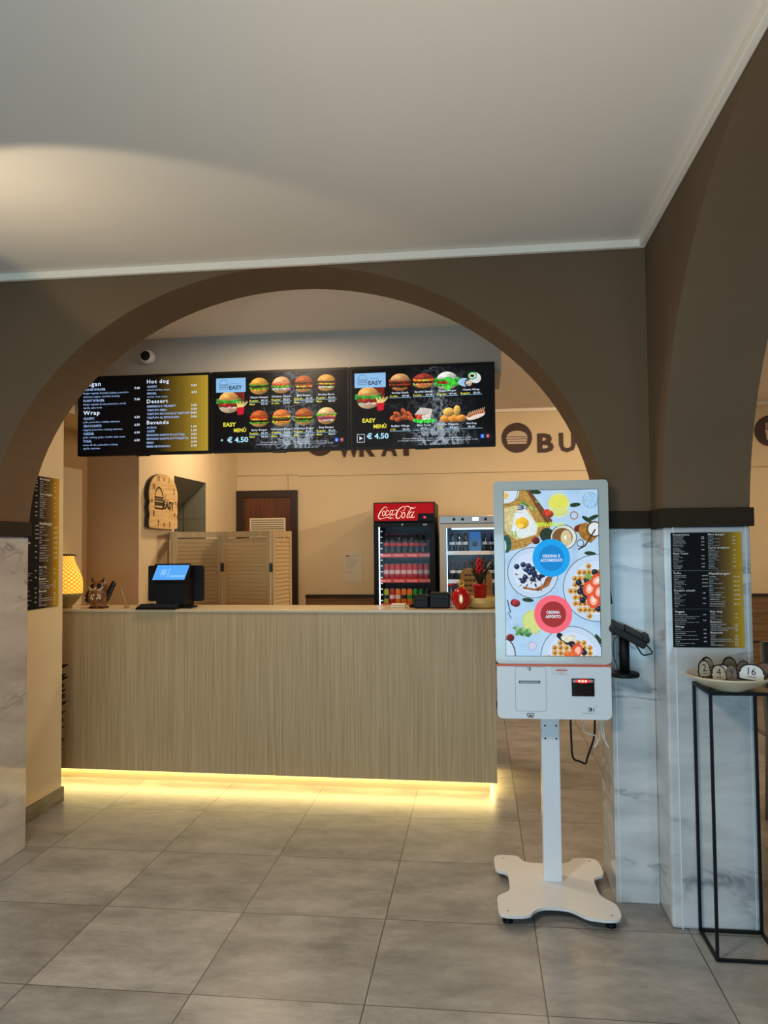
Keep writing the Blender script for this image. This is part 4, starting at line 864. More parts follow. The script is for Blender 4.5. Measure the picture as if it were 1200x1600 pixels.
# lower panel details
b = MB()
o_ = rrect(.146, .276, .8185, 1.006, .010, 5); i_ = rrect(.1475, .2745, .82, 1.0045, .009, 5)
for k in range(len(o_)): k2 = (k+1) % len(o_); b.flat([o_[k], o_[k2], i_[k2], i_[k]], KY+.0012)
dl = finish('printer_door_edge', b, mat('door_gap', (160, 168, 174), .5), parent=R_, recalc=False)
b = MB(); b.lathe([(.0075, 0), (.0075, .003), (.005, .004), (0, .004)], c=(0, 0, 0), n=16, mtx=Matrix.Translation((.206, KY+.002, .998)) @ Matrix.Rotation(PI/2, 4, 'X')); finish('lock', b, M_STEEL, parent=R_)
b = MB(); b.box(.162, .251, KY-.0005, KY+.003, .9365, .947, bev=.001); b.mi = 1; b.box(.167, .246, KY-.001, KY, .939, .9445); finish('receipt_slot', b, [mat('slot_grey', (60, 66, 78), .5), mat('slot_pale', (176, 186, 196), .4)], parent=R_)
b = MB(); b.box(.297, .368, KY+.0008, KY+.002, .972, 1.006)
b.mi = 1; b.box(.318, .364, KY+.0003, KY+.001, .990, .994); b.text('ASSISTENZA', .319, .9955, .004, KY+.0004, w=.04); b.text('contattaci', .325, .978, .0035, KY+.0004, w=.028)
finish('service_sticker', b, [mat('sticker_white', (226, 226, 226), .5), mat('sticker_red', (206, 70, 90), .5)], parent=R_)
b = MB(); b.box(.381, .474, KY-.002, KY+.003, .885, .959); sc1 = finish('code_scanner', b, mat('scanner_black', (20, 8, 8), .1), parent=R_)
b = MB(); b.box(.386, .469, KY-.003, KY-.002, .942, .955); finish('scanner_window', b, mat('scanner_grey', (170, 140, 140), .3), parent=sc1)
b = MB()
for k in range(3): b.ball((.413+.013*k, KY-.0035, .9485), .0055, .002, .0055, u=12, v=8)
finish('scanner_led', b, glow('scanner_red_led', (255, 90, 80), 9), parent=sc1)
b = MB(); b.ball((.4275, KY-.003, .948), .03, .0015, .008); finish('scanner_beam', b, glow('scanner_red', (240, 24, 30), 1.6), parent=sc1)
b = MB()
b.text('3', .4475, .8225, .0155, KY+.0008, bold=.03, w=.017); b.text('i', .4685, .8225, .0155, KY+.0008, bold=.03)
for k in range(3): b.flat(ell(.476+.004*k, .842, .0011, .0011, 8), KY+.0008)
b.text('smart solutions', .425, .8135, .0032, KY+.0008, w=.05)
finish('maker_logo', b, M_PRINT, parent=R_, recalc=False)
b = MB()
ol = [(.194, .811), (.223, .811), (.223, .799), (.217, .792), (.200, .792), (.194, .799)]; il = [(.197, .8085), (.220, .8085), (.220, .800), (.2155, .7945), (.2015, .7945), (.197, .800)]
for k in range(6): b.flat([ol[k], ol[(k+1) % 6], il[(k+1) % 6], il[k]], KY+.0008)
b.flat([(.201, .797), (.216, .797), (.216, .803), (.201, .803)], KY+.0008)
finish('receipt_icon', b, M_PRINT, parent=R_, recalc=False)
# pole, plate, feet
b = MB(); b.box(.263, .343, 3.556, 3.636, .047, 1.2, bev=.004); b.box(.20, .40, KY+.112, 3.57, .9, 1.3); finish('pole', b, M_WHITE, parent=R_)
for bx, bz in ((.280, .725), (.328, .725), (.280, .669), (.328, .669)):
    b = MB(); b.lathe([(.004, 0), (.004, .002), (0, .0025)], n=12, mtx=Matrix.Translation((bx, 3.556, bz)) @ Matrix.Rotation(PI/2, 4, 'X')); finish('bolt', b, M_BLACK, parent=R_)
PL = [(.055, 3.40), (.057, 3.32), (.058, 3.24), (.082, 3.222), (.13, 3.224), (.185, 3.232), (.20, 3.275), (.235, 3.308), (.281, 3.312), (.345, 3.308), (.38, 3.265), (.41, 3.235), (.455, 3.226), (.50, 3.222), (.538, 3.238), (.545, 3.29), (.54, 3.37), (.50, 3.415), (.483, 3.455), (.481, 3.53), (.481, 3.61), (.505, 3.632), (.535, 3.652), (.536, 3.72), (.532, 3.81), (.505, 3.838), (.46, 3.836), (.415, 3.83), (.40, 3.785), (.37, 3.762), (.29, 3.755), (.205, 3.756), (.178, 3.785), (.165, 3.836), (.115, 3.838), (.065, 3.838), (.05, 3.80), (.052, 3.73), (.055, 3.655), (.095, 3.645), (.11, 3.625), (.112, 3.54), (.112, 3.455), (.095, 3.435)]
b = MB(); b.prism(smooth_poly(PL, 2), .036, .048, 'xy', bev=.0015); finish('base_plate', b, M_WHITEB, parent=R_)
for fx, fy_ in ((.095, 3.275), (.502, 3.275), (.095, 3.79), (.49, 3.79)):
    b = MB(); b.lathe([(.02, 0), (.022, .006), (.018, .016), (.008, .02), (.008, .036)], c=(fx, fy_, 0), n=20); finish('foot', b, M_BLACK, parent=R_)
b = MB()
for fx, fy_ in ((.095, 3.262), (.505, 3.262), (.095, 3.80), (.49, 3.80)): b.lathe([(.005, .047), (.005, .0495), (0, .05)], c=(fx, fy_, 0), n=10)
finish('plate_screws', b, M_STEEL, parent=R_)
def crv(P, n=6):
    P = [Vector(p) for p in P]; out = []
    for i in range(len(P)-1):
        p0, p1, p2, p3 = P[max(i-1, 0)], P[i], P[i+1], P[min(i+2, len(P)-1)]
        for k in range(n):
            t = k/n; out.append(.5*((2*p1)+(p2-p0)*t+(2*p0-5*p1+4*p2-p3)*t*t+(-p0+3*p1-3*p2+p3)*t**3))
    return out+[P[-1]]
b = MB(); b.prism([(.552, 1.345), (.556, 1.345), (.563, 1.268), (.545, 1.268)], KY+.04, KY+.06, 'xz'); finish('side_clip', b, M_BLACK, parent=R_)
b = MB(); b.tube(crv([(.386, 3.50, .84), (.387, 3.52, .759), (.389, 3.52, .663), (.391, 3.52, .612), (.401, 3.52, .589), (.425, 3.52, .581), (.447, 3.52, .573), (.456, 3.52, .601), (.485, 3.52, .686), (.49, 3.52, .761), (.49, 3.50, .84)]), .0045, 8); finish('black_cable', b, M_BLACK, parent=R_)
b = MB(); b.tube(crv([(.434, 3.49, .84), (.435, 3.5, .764), (.44, 3.5, .723), (.455, 3.5, .707), (.488, 3.505, .697), (.498, 3.505, .67), (.481, 3.505, .645), (.495, 3.505, .668), (.506, 3.5, .70), (.50, 3.49, .84)]), .003, 8)
b.tube(crv([(.505, 3.46, .84), (.509, 3.455, .72), (.527, 3.45, .68), (.535, 3.45, .66), (.52, 3.455, .70), (.51, 3.46, .84)]), .003, 8); finish('white_cable', b, mat('cable_white', (210, 205, 195), .5), parent=R_)

# card terminal on its own black stand, held by a bracket at the right edge of the kiosk
tx, ty = .603, 3.418
R_ = thing('card_terminal_holder', 'black swivel holder for a card terminal at right edge of the kiosk', 'card terminal holder', (tx, ty, .967))
b = MB(); b.lathe([(.058, 0), (.060, .003), (.060, .013), (.056, .017), (.03, .018), (0, .018)], c=(tx, ty, .967), n=36); finish('base_disc', b, M_BLKMET, parent=R_)
b = MB(); b.box(KX1-.011, tx, KY+.031, KY+.06, .960, .967); finish('bracket', b, M_BLKMET, parent=R_)
b = MB(); b.lathe([(.021, .018), (.021, .165)], c=(tx, ty, .967), n=28); b.box(tx-.023, tx-.018, ty-.006, ty+.006, 1.055, 1.065); finish('column', b, M_BLKMET, parent=R_)
b = MB()
mt = Matrix.Translation((tx+.012, ty-.01, 1.150)) @ Matrix.Rotation(.50, 4, 'Y') @ Matrix.Rotation(.25, 4, 'X')
b.box(-.078, .085, -.044, .044, -.020, .012, mtx=mt, bev=.008); b.box(-.02, .088, -.040, .040, .010, .020, mtx=mt, bev=.004); b.box(.058, .088, -.042, .042, .010, .030, mtx=mt, bev=.008)
b.box(tx-.055, tx+.02, ty-.03, ty+.03, 1.142, 1.166, bev=.006)
finish('cradle', b, mat('cradle_black', (20, 20, 20), .45), parent=R_)
b = MB(); P0 = [(tx+.035, ty-.035, 1.113), (tx+.082, ty-.02, 1.108), (tx+.112, ty-.03, 1.068), (tx+.066, ty-.045, 1.060)]
Q = []
for i in range(4):
    a_, c_ = Vector(P0[i]), Vector(P0[(i+1) % 4]); Q += [a_.lerp(c_, .12), a_.lerp(c_, .5), a_.lerp(c_, .88)]
b.tube(Q, .003, 8, close=True); finish('card_loop', b, M_BLKMET, parent=R_)
b = MB(); b.tube(crv([(tx-.02, ty-.02, 1.142), (tx-.044, ty-.03, 1.125), (tx-.05, ty-.03, 1.085), (tx-.042, ty-.03, 1.03), (tx-.026, ty-.025, .986)]), .0018, 6); finish('cable', b, M_BLACK, parent=R_)

# ------------------------------------------------------------------ wire stand, plate and number tokens
TX0, TX1, TY0, TY1, TZ_ = .843, 1.073, 3.045, 3.268, .974
R_ = thing('wire_stand', 'tall slim black metal wire stand against the marble pier', 'stand', ((TX0+TX1)/2, (TY0+TY1)/2, 0))
s_ = .0055
for lx in (TX0, TX1):
    for ly in (TY0, TY1): finish('leg', MB().box(lx-s_, lx+s_, ly-s_, ly+s_, 0, TZ_-.012, bev=.001), M_BLKMET, parent=R_)
for (nm, z0, z1) in (('foot_rail', 0, .011), ('top_rail', TZ_-.012, TZ_)):
    for ly in (TY0, TY1): finish(nm, MB().box(TX0+(s_ if z0 == 0 else -s_), TX1-(s_ if z0 == 0 else -s_), ly-s_, ly+s_, z0, z1), M_BLKMET, parent=R_)
    for lx in (TX0, TX1): finish(nm, MB().box(lx-s_, lx+s_, TY0+s_, TY1-s_, z0, z1), M_BLKMET, parent=R_)
finish('top_plate', MB().box(TX0+s_, TX1-s_, TY0+s_, TY1-s_, TZ_-.005, TZ_), mat('stand_top', (34, 30, 26), .3), parent=R_)
pcx, pcy = .930, 3.105
b = MB(); b.lathe([(.062, 0), (.066, .006), (.10, .018), (.148, .046), (.156, .052), (.156, .057), (.148, .056), (.10, .030), (.07, .016), (0, .013)], c=(pcx, pcy, TZ_), n=56)
tag(finish('serving_plate', b, mat('cream_stoneware', (222, 204, 170), .3), loc=(pcx, pcy, TZ_)), 'shallow cream oval plate full of number tokens on the wire stand', 'plate')
TOK = [(-.5, .12), (-.42, 0), (.42, 0), (.5, .12), (.47, .24), (.5, .36), (.47, .46), (.42, .50), (.44, .62), (.36, .80), (.2, .95), (0, 1), (-.2, .95), (-.36, .80), (-.44, .62), (-.42, .50), (-.47, .46), (-.5, .36), (-.47, .24)]
M_TOKE = mat('token_edge', (28, 20, 16), .6); M_TOKF = mat('token_face', (196, 178, 148), .6); M_TOKW = mat('token_face_white', (236, 234, 228), .6); M_TOKD = mat('token_face_brown', (120, 98, 78), .6)
def token(num, x, y, z, w_, h_, rz, lean, face, lab, roll=0.):
    w_, h_ = w_*1.1, h_*1.15
    R_ = thing('number_token', lab, 'token', (x, y, z), 0, 'burger-shaped number tokens on the plate')
    mt = Matrix.Rotation(rz, 4, 'Z') @ Matrix.Rotation(lean, 4, 'X') @ Matrix.Rotation(roll, 4, 'Y')
    P = smooth_poly(TOK, 1); b = MB(); b.prism([(a*w_, c_*h_) for a, c_ in P], 0, .004, 'xz', mtx=mt); finish('edge', b, M_TOKE, parent=R_, local=True)
    b = MB(); b.poly([mt @ Vector((a*w_*.88, -.0006, h_*.05+c_*h_*.87)) for a, c_ in P][::-1])
    b.mi = 1
    if num:
        t = MB(); t.text(num, 0, h_*.34, h_*.42, -.0012, align='CENTER', bold=.0, res=2)
        for v in t.b.verts: v.co = mt @ v.co
        me = bpy.data.meshes.new('x'); t.b.to_mesh(me); t.b.free(); n0 = len(b.b.faces); b.b.from_mesh(me); b.b.faces.ensure_lookup_table(); bpy.data.meshes.remove(me)
        for q in b.b.faces[n0:]: q.material_index = 1
        b.poly([mt @ Vector(p) for p in ((-.16*w_, -.0012, h_*.2), (.16*w_, -.0012, h_*.2), (.16*w_, -.0012, h_*.23), (-.16*w_, -.0012, h_*.23))])
    else:
        for zz in (.3, .44): b.poly([mt @ Vector(p) for p in ((-.42*w_, -.0012, h_*zz), (.42*w_, -.0012, h_*zz), (.42*w_, -.0012, h_*(zz+.03)), (-.42*w_, -.0012, h_*(zz+.03)))])
    finish('face', b, [face, M_TOKE], parent=R_, local=True, recalc=False)
zt = TZ_+.051
token('2', .832, 3.065, zt, .048, .056, .35, -.15, M_TOKF, 'beige number token reading 2 at the left side of the plate')
token('4', .874, 3.035, zt-.008, .052, .052, .1, -.2, M_TOKF, 'beige number token reading 4 next to the 2')
token('9', .917, 3.035, zt-.008, .036, .052, -.3, -.15, M_TOKD, 'brown number token reading 9 between the 4 and the 16')
token('16', .985, 3.032, zt-.006, .088, .054, -.12, -.25, M_TOKW, 'white number token reading 16 at the front of the plate', .12)
token('', .868, 3.13, zt-.014, .072, .072, .6, -.1, M_TOKF, 'tall beige number token standing behind the 2', -.2)
token('', .90, 3.085, zt-.020, .06, .058, -.2, -.1, M_TOKW, 'white number token wedged behind the 4')
token('', .937, 3.12, zt-.016, .066, .074, .3, -.15, M_TOKD, 'tall brown number token standing behind the 9', .1)
token('', .986, 3.12, zt-.018, .05, .064, -.3, -.15, M_TOKD, 'small brown number token standing behind the 16')
token('', 1.038, 3.10, zt-.010, .07, .058, -.8, -.3, M_TOKD, 'brown number token leaning right of the 16', .3)

# ------------------------------------------------------------------ wall clock
R_ = thing('clock', 'wooden burger-shaped wall clock with EASY logo above the till', 'clock', (-2.58, 6.105, 1.678), PI/2)
CK = [(-.47, 0), (.47, 0), (.5, .04), (.5, .17), (.465, .24), (.5, .31), (.5, .41), (.465, .47), (.505, .54), (.505, .66), (.46, .79), (.37, .90), (.22, .975), (0, 1.01), (-.22, .975), (-.37, .90), (-.46, .79), (-.505, .66), (-.505, .54), (-.465, .47), (-.5, .41), (-.5, .31), (-.465, .24), (-.5, .17), (-.5, .04)]
w_, h_ = .575, .443; P = [(a*w_, c_*h_) for a, c_ in smooth_poly(CK, 2)]
b = MB(); b.prism(P, -.040, -.012, 'xz'); finish('side_edge', b, mat('clock_edge', (46, 28, 16), .6), parent=R_, local=True)
b = MB(); b.prism([(x*.999, h_*.0005+z*.999) for x, z in P], -.046, -.040, 'xz'); finish('face', b, noise_mat('clock_wood', (206, 168, 108), (232, 198, 140), scale=(1, 1, 10), nscale=4, rough=.55), parent=R_, local=True)
b = MB(); b.box(-.06, .06, -.012, 0, h_*.4, h_*.6); finish('hanger', b, M_DARKW, parent=R_, local=True)
b = MB(); y = -.0468
for t_, x, z in (('11', -.19, .87), ('1', .17, .87), ('2', .36, .68), ('10', -.35, .71), ('8', -.36, .235), ('4', .38, .235), ('7', -.2, .05), ('5', .2, .05)): b.text(t_, x*w_, z*h_-.004, .044, y, align='CENTER', bold=.03)
for x, z in ((0, .88), (0, .05), (-.42, .47), (.42, .47)):
    b.flat(ell(x*w_, z*h_+.012, .014, .014, 12, 0, PI), y); b.flat([(x*w_-.014, z*h_), (x*w_+.014, z*h_), (x*w_+.014, z*h_+.008), (x*w_-.014, z*h_+.008)], y)
burger_logo(b, -.18*w_, .50*h_, .19, y, 2.2); b.text('EASY', -.04*w_, .375*h_, .060, y, bold=.05, w=.23); b.text('smart burger', .0, .525*h_, .014, y, w=.1); b.flat([(.1, .345*h_), (.2, .345*h_), (.2, .355*h_), (.1, .355*h_)], y)
finish('numerals_and_logo', b, M_DARKW, parent=R_, local=True, recalc=False)
b = MB(); b.poly([(-.004, -.049, h_*.5), (.005, -.049, h_*.5), (-.035, -.049, h_*.26)]); b.poly([(-.004, -.0495, h_*.5), (.005, -.0495, h_*.5), (.03, -.0495, h_*.66)]); finish('hands', b, M_BLACK, parent=R_, local=True, recalc=False)

# ------------------------------------------------------------------ louvred folding screen behind the counter
V = [(-2.565, 6.34), (-2.452, 6.06), (-2.085, 6.24), (-1.628, 6.06), (-1.572, 6.47)]
R_ = thing('folding_screen', 'pale wooden louvred folding screen standing before the brown door', 'folding screen', (-2.05, 6.2, 0))
for k in range(4):
    p, q = Vector((*V[k], 0)), Vector((*V[k+1], 0)); d = (q-p); L_ = d.length-.012; d.normalize(); ang = math.atan2(d.y, d.x)
    mt = Matrix.Translation(p+d*.006) @ Matrix.Rotation(ang, 4, 'Z'); HT = 1.655; sw = .04
    b = MB(); b.box(0, sw, -.012, .012, .04, HT, mtx=mt, bev=.002); b.box(L_-sw, L_, -.012, .012, .04, HT, mtx=mt, bev=.002)
    b.box(sw, L_-sw, -.011, .011, HT-.05, HT-.004, mtx=mt); b.box(sw, L_-sw, -.011, .011, .10, .16, mtx=mt); b.box(sw, L_-sw, -.011, .011, .86, .90, mtx=mt)
    b.box(.0, sw, -.012, .012, 0, .04, mtx=mt); b.box(L_-sw, L_, -.012, .012, 0, .04, mtx=mt)
    pn = finish('panel_frame', b, M_PINE, parent=R_)
    b = MB()
    for j in range(44):
        z = .18+j*.0325
        if .84 < z < .92: continue
        b.box(sw, L_-sw, -.0035, .0035, -.017, .017, mtx=mt @ Matrix.Translation((0, 0, z)) @ Matrix.Rotation(-.45, 4, 'X'))
    finish('louvres', b, mat('louvre_pine', (214, 186, 136), .55), parent=pn)
for k, (hx, hy) in enumerate(((-2.085, 6.235), (-1.628, 6.055))):
    for hz in (1.36, .3):
        b = MB(); b.box(hx-.012, hx+.012, hy-.022, hy-.012, hz-.035, hz+.035); finish('hinge', b, M_DARKW, parent=R_)

# ------------------------------------------------------------------ notice on the back wall, painted lettering and round signs
R_ = thing('notice_sheet', 'white printed notice sheet on the wall left of the red cooler', 'notice', (-1.318, 8.2, 1.29))
b = MB(); b.box(-.1, .1, -.003, 0, -.152, .152); finish('sheet', b, mat('paper_white', (226, 214, 190), .7), parent=R_, local=True)
b = MB(); b.box(-.08, -.04, -.004, -.003, .122, .132); b.text('CARTELLO INGREDIENTI', -.03, .123, .008, -.004, w=.1)
for k, t_ in enumerate(('Si informa la gentile clientela', 'che gli alimenti serviti', 'possono contenere allergeni', 'elencati nel registro', 'disponibile alla cassa', 'rivolgersi al personale', 'per ogni informazione')): b.text(t_, -.08, .10-k*.017, .007, -.004, w=.07+.012*((k*5) % 6), res=1)
b.text('La direzione', -.08, -.05, .007, -.004, w=.07, res=1)
finish('print', b, mat('notice_ink', (70, 62, 54), .7), parent=R_, local=True, recalc=False)
def lettering(word, x0, pitch, z, h, lab):
    for k, ch in enumerate(word):
        b = MB(); b.text(ch, x0+k*pitch, z, h, 0, bold=.035, w=h*(.88 if ch != 'W' else 1.3)); me = b
        res_ = bmesh.ops.extrude_face_region(b.b, geom=b.b.faces[:]); 
        for v in [g for g in res_['geom'] if isinstance(g, bmesh.types.BMVert)]: v.co.y -= .012
        for v in b.b.verts: v.co.y += 8.2
        o = finish('raised_letter', b, M_BROWNSIGN, loc=(x0+k*pitch, 8.2, z))
        tag(o, lab % (ch, ('first', 'second', 'third', 'fourth', 'fifth', 'sixth')[k]), 'letter', 'raised letters of the word %s' % word)
lettering('WRAP', -1.475, .235, 2.477, .19, 'dark brown wall letter %s, %s of the word WRAP below the screens')
lettering('BURGER', .620, .220, 2.477, .19, 'dark brown wall letter %s, %s of the word BURGER under the arch')
def roundsign(x, z, lab, draw):
    R_ = thing('round_sign', lab, 'sign', (x, 8.2, z), 0, 'round food icons on the back wall')
    b = MB(); b.prism(ell(0, 0, .155, .155, 48), -.012, 0, 'xz'); finish('disc', b, M_BROWNSIGN, parent=R_, local=True)
    b = MB(); draw(b); finish('icon', b, [mat('icon_pale', (206, 186, 160), .6), M_BROWNSIGN], parent=R_, local=True, recalc=False)
def ic_burger(b):
    y = -.0128
    b.flat(ell(0, .01, .105, .062, 24, 0, PI), y); b.flat(rrect(-.108, .108, -.012, .006, .004, 2), y); b.flat(rrect(-.105, .105, -.036, -.018, .004, 2), y); b.flat(rrect(-.1, .1, -.066, -.042, .01, 3), y)
    b.mi = 1; b.flat([(-.10, .012), (.02, .012), (.05, .004), (.1, .012), (.1, .008), (.05, 0), (.02, .008), (-.10, .008)], y-.0006)
def ic_fries(b):
    y = -.0128
    b.flat([(-.055, .02), (-.02, 0), (.02, 0), (.055, .02), (.04, -.09), (-.04, -.09)], y)
    for k in range(6): x = -.047+k*.018; b.flat([(x, .012 if 0 < k < 5 else .025), (x+.011, .012 if 0 < k < 5 else .025), (x+.013, .085-.01*(k % 2)), (x+.002, .085-.01*(k % 2))], y)
    b.mi = 1; b.flat(ell(0, -.035, .022, .008, 14), y-.0006)
def ic_wrap(b): y = -.0128; b.flat(ell(0, 0, .045, .10, 24, rot=-.5), y); b.mi = 1; b.flat(ell(.03, .05, .03, .012, 16, rot=-.5), y-.0006)
roundsign(.412, 2.628, 'round brown wall sign with pale burger icon left of the letters BU', ic_burger)
roundsign(-1.667, 2.642, 'round brown wall sign left of the word WRAP, half hidden by screens', ic_wrap)
roundsign(2.915, 2.633, 'round brown wall sign with fries icon seen through the right arch', ic_fries)

# ------------------------------------------------------------------ red drinks cooler
FX0, FX1, FY, FD, FZ = -.993, -.406, 7.40, .66, 1.935
R_ = thing('drinks_cooler', 'black drinks cooler with lit red Coca-Cola header behind the counter', 'fridge', ((FX0+FX1)/2, FY+FD/2, 0))
b = MB(); b.box(FX0, FX0+.035, FY+.05, FY+FD, .06, FZ-.18); b.box(FX1-.035, FX1, FY+.05, FY+FD, .06, FZ-.18); b.box(FX0, FX1, FY+.02, FY+FD, FZ-.18, FZ, bev=.004); b.box(FX0+.035, FX1-.035, FY+.05, FY+FD, .06, .30)
for x in (FX0+.05, FX1-.09):
    for y in (FY+.08, FY+FD-.1): b.box(x, x+.04, y, y+.04, 0, .06)
finish('cabinet', b, M_BLACK, parent=R_)
b = MB(); b.box(FX0+.035, FX1-.035, FY+FD-.03, FY+FD-.001, .30, FZ-.18); b.box(FX0+.035, FX0+.038, FY+.05, FY+FD-.03, .30, FZ-.18); b.box(FX1-.038, FX1-.035, FY+.05, FY+FD-.03, .30, FZ-.18); finish('liner', b, mat('liner_grey', (120, 122, 126), .5), parent=R_)
b = MB(); b.box(FX0+.002, FX1-.002, FY, FY+.02, 1.745, FZ-.002, bev=.006); hd = finish('header_frame', b, M_BLACK, parent=R_)
b = MB(); b.box(FX0+.012, FX1-.012, FY-.003, FY, 1.758, FZ-.012); finish('header_panel', b, M_RED, parent=hd)
STK = [([(235, 195), (238, 165), (215, 152), (185, 168), (145, 215), (113, 270), (106, 312), (125, 337), (165, 332), (230, 314), (300, 308)], [4, 6, 8, 10, 14, 18, 18, 14, 9, 6, 5]),
       ([(230, 312), (275, 322), (292, 338), (310, 322), (345, 330)], [3, 8, 10, 8, 3]), ([(205, 215), (180, 222), (166, 255), (172, 288), (192, 282), (208, 250), (205, 215)], 9),
       ([(262, 225), (255, 207), (236, 214), (218, 250), (222, 285), (248, 278), (268, 262)], 9), ([(330, 210), (302, 208), (284, 240), (284, 280), (304, 276), (326, 236)], 9), ([(340, 200), (318, 250), (320, 284), (350, 268), (362, 256)], 9),
       ([(366, 208), (380, 200), (396, 210)], 8), ([(480, 212), (500, 215), (520, 190), (512, 160), (488, 152), (445, 176), (404, 225), (382, 285), (390, 326), (420, 334), (452, 306), (462, 282)], [4, 5, 5, 6, 8, 12, 17, 20, 18, 12, 8, 5]),
       ([(440, 230), (462, 236), (480, 270)], 5), ([(512, 158), (560, 146), (605, 168), (645, 182), (694, 158)], [6, 9, 12, 9, 3]), ([(512, 242), (490, 244), (470, 285), (478, 322), (500, 322), (518, 285), (512, 242)], 10),
       ([(640, 190), (640, 168), (618, 172), (578, 240), (552, 300), (556, 328), (580, 316)], [5, 5, 7, 11, 12, 9, 5]), ([(636, 240), (610, 238), (586, 275), (588, 318), (608, 316), (634, 272)], 9), ([(664, 228), (636, 280), (628, 318), (650, 322), (668, 308)], 9)]
def script_logo(b, x0, z0, k, y):
    for ly, (pts_, wd) in enumerate(STK):
        C_ = crv([(p[0], 0, -p[1]) for p in pts_], 5); n = len(C_)
        W_ = [wd]*n if not isinstance(wd, list) else list(np.interp(np.arange(n)/5, np.arange(len(wd)), wd))
        for i in range(n-1):
            d = (C_[i+1]-C_[i]); nr = Vector((-d.z, 0, d.x)).normalized()
            q_ = [C_[i]-nr*W_[i]/2-d*.15, C_[i+1]-nr*W_[i+1]/2+d*.15, C_[i+1]+nr*W_[i+1]/2+d*.15, C_[i]+nr*W_[i]/2-d*.15]
            b.flat([(x0+p.x*k, z0+p.z*k) for p in q_], y-.00002*ly-.00001*(i % 2))
b = MB(); script_logo(b, FX0-.03*0-.590/1000*0, 0, 1, 0); b.b.free()
b = MB(); k_ = (FX1-FX0)/960; script_logo(b, FX0-.030*k_*1000*.9+.004, FZ+.083*k_*1000-.0015, k_, FY-.0045); finish('script_logo', b, mat('logo_cream', (250, 226, 214), .4, emit=(244, 200, 184), estr=.55), parent=hd, recalc=False)
b = MB(); b.box(FX1-.16, FX1-.006, FY-.006, FY-.002, 1.752, 1.825, bev=.001); b.mi = 1; b.flat(ell(FX1-.095, 1.788, .015, .012, 14), FY-.007); finish('control_panel', b, [M_BLACK, glow('control_pink', (226, 50, 90), 1.2)], parent=hd)
b = MB(); z0, z1 = .20, 1.738; dx0, dx1 = FX0+.002, FX1-.002; wx0, wx1, wz0, wz1 = -.945, -.458, .36, 1.700
b.box(dx0, wx0, FY, FY+.045, z0, z1); b.box(wx1, dx1, FY, FY+.045, z0, z1); b.box(wx0, wx1, FY, FY+.045, z0, wz0); b.box(wx0, wx1, FY, FY+.045, wz1, z1); dr = finish('door', b, M_BLACK, parent=R_)
b = MB(); b.box(wx0, wx1, FY+.012, FY+.018, wz0, wz1); finish('door_glass', b, M_GLASS, parent=dr)
b = MB(); b.text('IARP', wx1-.06, 1.712, .014, FY-.001, bold=.03); b.flat(ell(-.715, 1.722, .009, .009, 14), FY-.001); finish('door_badges', b, mat('badge_silver', (190, 190, 194), .4, .5), parent=dr, recalc=False)
b = MB(); b.box(wx0+.002, wx0+.007, FY+.03, FY+.045, wz0, wz1); finish('door_light', b, glow('cooler_led', (206, 240, 255), 6), parent=R_)
for z_ in (1.435, 1.193, .955, .70, .45):
    b = MB(); b.box(FX0+.04, FX1-.04, FY+.09, FY+FD-.05, z_-.008, z_); sh = finish('shelf', b, M_WHITEB, parent=R_)
    b = MB(); b.box(FX0+.045, FX1-.045, FY+.084, FY+.09, z_-.026, z_+.014)
    b.mi = 1
    for k in range(4): b.text('Coca-Cola', FX0+.06+k*.125, z_-.014, .018, FY+.0832, w=.095, bold=.02, shear=.3)
    finish('shelf_strip', b, [mat('strip_red', (186, 50, 48), .4, emit=(150, 40, 40), estr=.25), mat('strip_white', (236, 200, 190), .5, emit=(230, 190, 180), estr=.2)], parent=sh)
b = MB()
for k in range(22): b.box(wx0+.012, wx0+.03, FY+.06, FY+.08, .5+k*.055, .508+k*.055)
finish('shelf_rack', b, mat('rack_white', (226, 234, 238), .4), parent=R_)
def can_proto(loc, c1, c2, lab, grp, name='drink_can', hgt=.152, rad=.027):
    R_ = thing(name, lab, 'can', loc, 0, grp)
    b = MB(); b.lathe([(rad*.8, 0), (rad, .008), (rad, hgt-.014), (rad*.82, hgt-.003), (rad*.82, hgt)], n=18); b.mi = 1; b.lathe([(rad*1.003, hgt*.38), (rad*1.003, hgt*.62)], n=18, cap=False); finish('body', b, [c1, c2], parent=R_, local=True)
    b = MB(); b.lathe([(rad*.83, hgt-.002), (rad*.83, hgt+.002), (rad*.7, hgt), (0, hgt-.001)], n=18); finish('lid', b, mat('can_lid', (206, 206, 206), .3, .9), parent=R_, local=True)
    return R_
CR = mat('can_red', (190, 24, 30), .3); CRD = mat('can_dark_red', (140, 20, 24), .3); CW = mat('can_white_band', (226, 190, 186), .35); CG = mat('can_green', (20, 140, 60), .3); CY = mat('can_lime', (170, 178, 50), .3); CO = mat('can_orange', (214, 116, 34), .3); CB = mat('can_dark', (30, 36, 44), .3)
xs = [wx0+.055+k*.0565 for k in range(8)]
ordn = ('leftmost', 'second', 'third', 'fourth', 'fifth', 'sixth', 'seventh', 'rightmost')
p0 = can_proto((xs[0], FY+.135, 1.193), CR, CW, 'red can, leftmost on the middle shelf of the black cooler', 'red cans on the middle shelf of the cooler')
for k in range(1, 8): dup(p0, (xs[k], FY+.135, 1.193), .7*k, 'red can, %s from left on middle cooler shelf' % ordn[k] if k < 7 else 'red can, rightmost on the middle shelf of the black cooler')
kinds = [('lime green', CY, CB), ('red and white', CR, CW), ('orange', CO, CW), ('dark and orange', CO, CB), ('orange and white', CO, CG), ('green', CG, CB), ('bright green', CG, CW), ('dark', CB, CG)]
